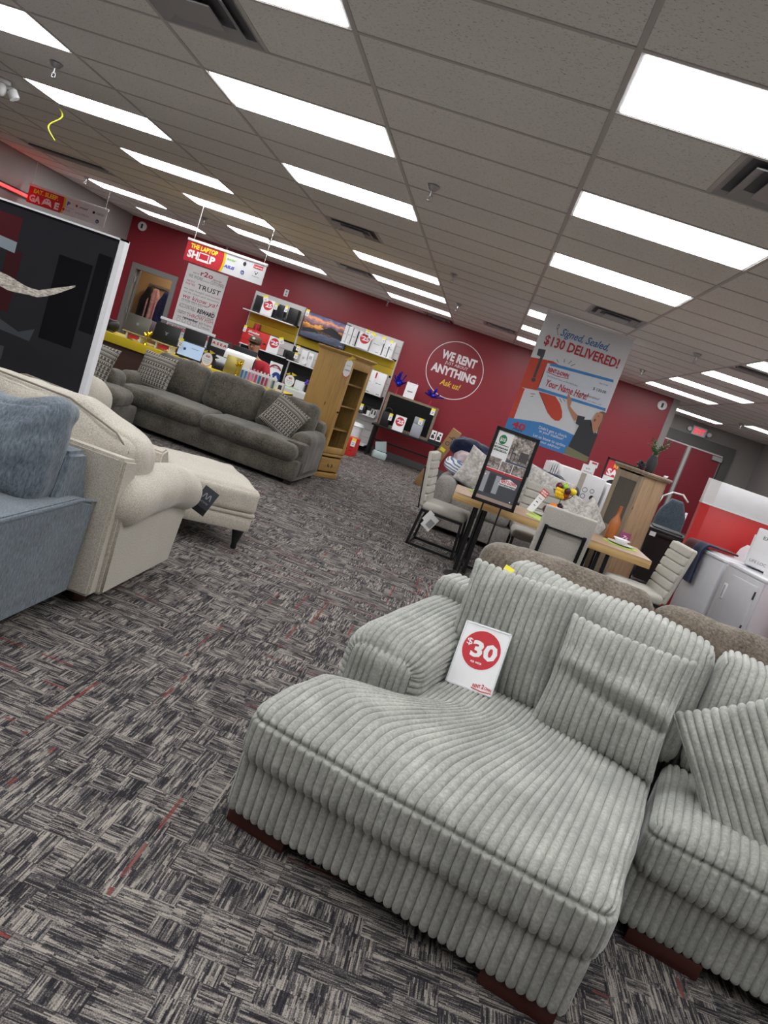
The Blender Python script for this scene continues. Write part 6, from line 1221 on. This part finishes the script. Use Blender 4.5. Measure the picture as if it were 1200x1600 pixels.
for k in range(11):
    a = rnd.uniform(0, 2*PI); L = rnd.uniform(.14, .27); lean_ = rnd.uniform(.12, .75); pts = [Vector((0, 0, .18))]
    for i in range(1, 6): t = i/5; pts.append(Vector((math.cos(a)*L*lean_*t*t**.3, math.sin(a)*L*lean_*t*t**.3, .18+L*t*(1-.25*lean_*t))))
    stm.tube([tuple(p_) for p_ in pts], .0022, 5)
    for i in range(1, 6):
        for s in (0, 1): LB.append((pts[i], a+PI/2+s*PI+rnd.uniform(-.7, .7), rnd.uniform(-.2, .9), rnd.uniform(.018, .032)))
stm.make('stems', mat('stem green', '#5c6b45', .7), vs)
lv = mesh('leaf', [(0, 0, 0), (.5, .32, .08), (1, 0, .0), (.5, -.32, .08), (.5, 0, -.03)], [(0, 4, 1), (4, 2, 1), (0, 3, 4), (3, 2, 4)], lm_, True); lv2 = lv.copy(); lv2.materials[0] = lm2
for k, (p_, a, e_, s) in enumerate(LB): l = link('leaf', lv if k % 3 else lv2, vs, tuple(p_), (rnd.uniform(-.5, .5), -e_, a)); l.scale = (s*2.0, s*2.0, s*2.0)
p = HM @ Vector((.22, .10, hz)); kn = thing('knot_sculpture', 'small black knotted ring sculpture on the hutch top', 'decoration', tuple(p), .5)
for k, (rx_, rz_) in enumerate(((.3, 0), (1.2, .6), (-.8, 1.1))): b = MB(); b.tube([(.052*math.cos(a), .052*math.sin(a), 0) for a in np.linspace(0, 2*PI, 22)], .011, 8); b.make('ring', M_black, kn, True, loc=(0, 0, .055), rot=(rx_, 0, rz_))
cy('knob', (-.04, 0, .01), (.04, 0, .09), .011, M_black, kn)
p = HM @ Vector((.36, .47, hz)); bd = thing('bird_figure', 'tiny white bird figure at the back corner of the hutch top', 'decoration', tuple(p)); MB().ball((0, 0, .014), .018, 10, (1.5, .8, .8)).ball((.022, 0, .024), .01, 8).make('body', M_white, bd, True)
# ================= BIN, DOLLY =================
bn_ = thing('wheeled_bin', 'black wheeled rubbish bin between the hutch and the red partition', 'bin', (4.05, 7.9, 0), -.15); MB().prism([(-.2, .08), (.2, .08), (.26, .78), (-.26, .78)], -.22, .3, 'y').make('tub', M_black, bn_, ang=30); b = MB().box((-.29, -.26, .78), (.29, .34, .815), .012).box((-.2, -.2, .81), (.2, .28, .84), .02); b.make('lid', mat('bin lid', '#26272a', .5), bn_, ang=40)
bx('rim_lip', (-.27, -.25, .72), (.27, -.21, .78), M_black, bn_, .01); bx('white_label', (-.22, -.255, .70), (-.14, -.25, .76), M_paper, bn_)
for x in (-.25, .25): w_ = cy('wheel', (x-.03, -.05, .1), (x+.03, -.05, .1), .1, M_black, bn_, seg=24); cy('hub', (x-.035, -.05, .1), (x+.035, -.05, .1), .045, M_vent, w_)
dy = thing('appliance_dolly', 'hand truck with grey quilted cover and white looped handle behind the bin', 'dolly', (4.25, 8.9, 0), -.1); MB().tube([(-.2, .05, .05), (-.2, .05, 1.05), (-.17, .05, 1.22), (-.05, .05, 1.32), (.1, .05, 1.33), (.2, .05, 1.25)], .013).tube([(.24, .05, .05), (.24, .05, 1.1)], .018).make('handle_frame', M_white, dy, True)
P, N, F = lattice((.42, .12, .75), .055, (24, 8, 30)); P[:, 0] *= 1-.55*sm(P[:, 2], .05, .4)**1.5; P += N*(nz3(P, 7, 2)*.012)[:, None]; link('quilted_cover', mesh('quilted_cover', P, F, fabric('quilt blue grey', '#3a434c', '#57626d', 60, .8, 9, .3), True), dy, (.04, 0, .86))
MB().box((-.2, -.2, .0), (.25, .06, .02)).box((-.2, .03, .4), (.25, .06, .43)).make('toe_plate', M_steel, dy)
for x in (-.2, .24): cy('wheel', (x-.025, .12, .12), (x+.025, .12, .12), .12, M_black, dy, seg=24)
# ================= RED PARTITION =================
M_rp = mat('red laminate', '#c22c2b', .35); RP = thing('red_partition', 'tall red partition with white header behind the washer', 'partition', (3.80, 5.98, 0))
bx('red_panel', (.0, 0, 0), (1.5, .1, 1.375), M_rp, RP, .003); bx('red_side', (-.02, -.002, 0), (.08, .09, 1.37), M_rp, RP); bx('trim', (-.02, -.012, 1.372), (1.5, .11, 1.388), M_white, RP); 
for x0, x1 in ((-.02, .74), (.744, 1.5)): bx('header_panel', (x0, -.006, 1.39), (x1, .1, 1.66), M_white, RP, .003)
bx('header_return', (-.024, -.01, 1.39), (.10, -.004, 1.66), M_sw, RP)
R2 = thing('red_end_panel', 'red partition end panel beside the dryer at the right edge', 'partition', (4.30, 4.02, 0)); bx('red_panel', (0, 0, .12), (.9, .12, 1.37), M_rp, R2, .003); bx('kick', (.02, .01, 0), (.88, .11, .12), M_black, R2)
# ================= WASHER, DRYER =================
M_app = mat('appliance white', '#c9c9ce', .22, coat=.3); M_apl = mat('appliance trim', '#dcdde2', .2); wa = math.atan2(-.15, .69)
# local x along the fronts away from camera is negative; face normal -y
ang = math.atan2(-.69, .155)       # x axis runs from far to near along the fronts
DRY = thing('dryer', 'white dryer with square door beside the washer at the right', 'dryer', (3.965, 4.985, 0), ang)
bx('cabinet', (0, 0.012, 0), (.69, .68, .9), M_app, DRY, .012); bx('top_panel', (-.002, .0, .888), (.692, .69, .925), M_apl, DRY, .012)
dd = bx('door', (.07, -.012, .30), (.62, .012, .83), M_app, DRY, .025); bx('door_edge', (.062, -.002, .292), (.628, .012, .838), mat('seam dark', '#6a6b70', .5), DRY, .02)
hd_ = MB().box((.10, -.02, .56), (.165, -.01, .72), .008).make('handle', M_apl, dd, ang=40); bx('recess', (.118, -.022, .58), (.147, -.018, .70), mat('recess grey', '#9fa3ac', .4), hd_, .004)
for z in (.36, .70): bx('hinge', (.605, -.018, z), (.618, .0, z+.08), M_dk, DRY)
bx('lower_panel', (.012, -.004, .02), (.678, .012, .265), M_app, DRY, .006); bx('upper_panel', (.012, -.004, .275), (.678, .010, .88), M_app, DRY, .004)
cs = MB().prism([(.50, .92), (.68, .92), (.68, 1.10), (.60, 1.10), (.54, 1.04)], .01, .68, 'x').make('control_console', M_apl, DRY, ang=30)
for x in (.15, .35, .5): cy('dial', (x, .555, 1.0), (x, .53, .99), .028, M_steel, cs)
WSH = thing('washer', 'white top load washer with plain front and towels over its corner', 'washer', (3.965-.155-.03, 4.985+.69+.02, 0), ang)
bx('cabinet', (0, 0.01, 0), (.68, .68, .9), M_app, WSH, .03); bx('top_panel', (-.002, .0, .888), (.682, .69, .925), M_apl, WSH, .014); bx('lid', (.06, .06, .92), (.62, .48, .937), M_apl, WSH, .01)
MB().prism([(.50, .92), (.68, .92), (.68, 1.10), (.60, 1.10), (.54, 1.04)], .01, .67, 'x').make('control_console', M_apl, WSH, ang=30)
WM = Matrix.Translation(WSH.location) @ Matrix.Rotation(ang, 4, 'Z'); DM = Matrix.Translation(DRY.location) @ Matrix.Rotation(ang, 4, 'Z')
def towel(name, lab, x0, x1, drop, back, m, th=.022, band=None, off=0.):
    o = thing(name, lab, 'towel', tuple(WM @ Vector((0, 0, .935))), ang); pr = [(-.014-off, -drop), (-.02-off, -.02), (-.004, .022+off*.6), (back, .02+off*.6)]
    n = 26; L = [0]
    for a, b_ in zip(pr, pr[1:]): L.append(L[-1]+math.dist(a, b_))
    def at(s):
        for i in range(3):
            if s <= L[i+1]+1e-9: t = (s-L[i])/(L[i+1]-L[i]); return (pr[i][0]*(1-t)+pr[i+1][0]*t, pr[i][1]*(1-t)+pr[i+1][1]*t)
        return pr[-1]
    V = []; F = []; mm = 10
    for i in range(n+1):
        y, z = at(L[-1]*i/n)
        for j in range(mm+1):
            x = x0+(x1-x0)*j/mm+.03*(1-i/n)*0; wv = .004*math.sin(j*.7)*(1 if i < n*.7 else .3); V.append((x-.05*(1-i/n) if off == 0 else x, y-wv, z))
            if i and j: k = i*(mm+1)+j; F.append((k, k-1, k-mm-2, k-mm-1))
    t = link('cloth', mesh('cloth', V, F, m, True), o); md = t.modifiers.new('s', 'SOLIDIFY'); md.thickness = th; md.offset = 1; sb_ = t.modifiers.new('b', 'SUBSURF'); sb_.levels = sb_.render_levels = 1
    if band: bx('woven_band', (x0-.05, -.022-th, -drop+.07), (x1-.045, -.010-th*.2, -drop+.11), band, o)
    return o
bandm = NT('woven band'); v = bandm.coord(); s_ = bandm.new('ShaderNodeSeparateXYZ'); bandm.l.new(v, s_.inputs[0]); bandm.col(bandm.mix(bandm.math('GREATER_THAN', bandm.math('FRACT', bandm.math('MULTIPLY', s_.outputs[0], 90.)), .5), hexc('#8f9cc0'), hexc('#2a3a66')))
towel('maroon_towel', 'dark maroon towel folded behind the navy towel on the washer', -.05, .24, .12, .42, fabric('maroon terry', '#3a0f16', '#5c1a24', 200, .8)); towel('navy_towel', 'navy towel with a woven striped band hanging over the washer corner', .15, .35, .40, .12, fabric('navy terry', '#0e1530', '#1d2849', 200, .8), band=bandm.m, off=.022)
# microwave tilted on top of dryer
mw = thing('white_microwave', 'white appliance box with faint lettering standing on the dryer top', 'appliance', tuple(DM @ Vector((-.10, .22, .94))), ang+.35); bx('body', (0, 0, 0), (.30, .28, .40), M_app, mw, .012); bx('front_face', (.01, -.004, .01), (.29, .006, .39), M_white, mw, .006)
lettering(mw, [('EXCEL', .1, .28, .30, .035, {'bold': .02}), ('LIFE LOC', .05, .25, .05, .03)], mat('print grey', '#6d7078', .6), -.006); bx('badge', (.24, -.007, .23), (.28, -.003, .26), M_sw, mw); bx('side_lid', (-.03, .02, .02), (.0, .26, .32), M_white, mw, .006); cy('latch', (-.032, .1, .28), (-.04, .1, .28), .008, M_dk, mw)
o = thing('detergent_tray', 'clear white tray beside the tilted appliance on the dryer', 'tray', tuple(DM @ Vector((.38, .14, .925))), ang+.2); MB().box((0, 0, 0), (.2, .2, .02), .006).box((0, 0, .02), (.015, .2, .07)).box((.185, 0, .02), (.2, .2, .07)).box((.015, 0, .02), (.185, .015, .07)).box((.015, .185, .02), (.185, .2, .07)).make('tray', M_white, o, ang=40)
# hang tags under the left dining chair
o = thing('paper_tag', 'white and grey paper tag under the left dining chair seat', 'tag', (1.0, 4.74, .3), .4, rot=(0, .5, .4)); bx('sheet', (-.06, 0, -.08), (.06, .002, .08), M_paper, o); flat('print', [rect(-.02, -.05, .05, .03)], M_vent, o, -.001); bx('second_sheet', (-.09, .004, -.03), (-.02, .006, .09), M_paper, o)
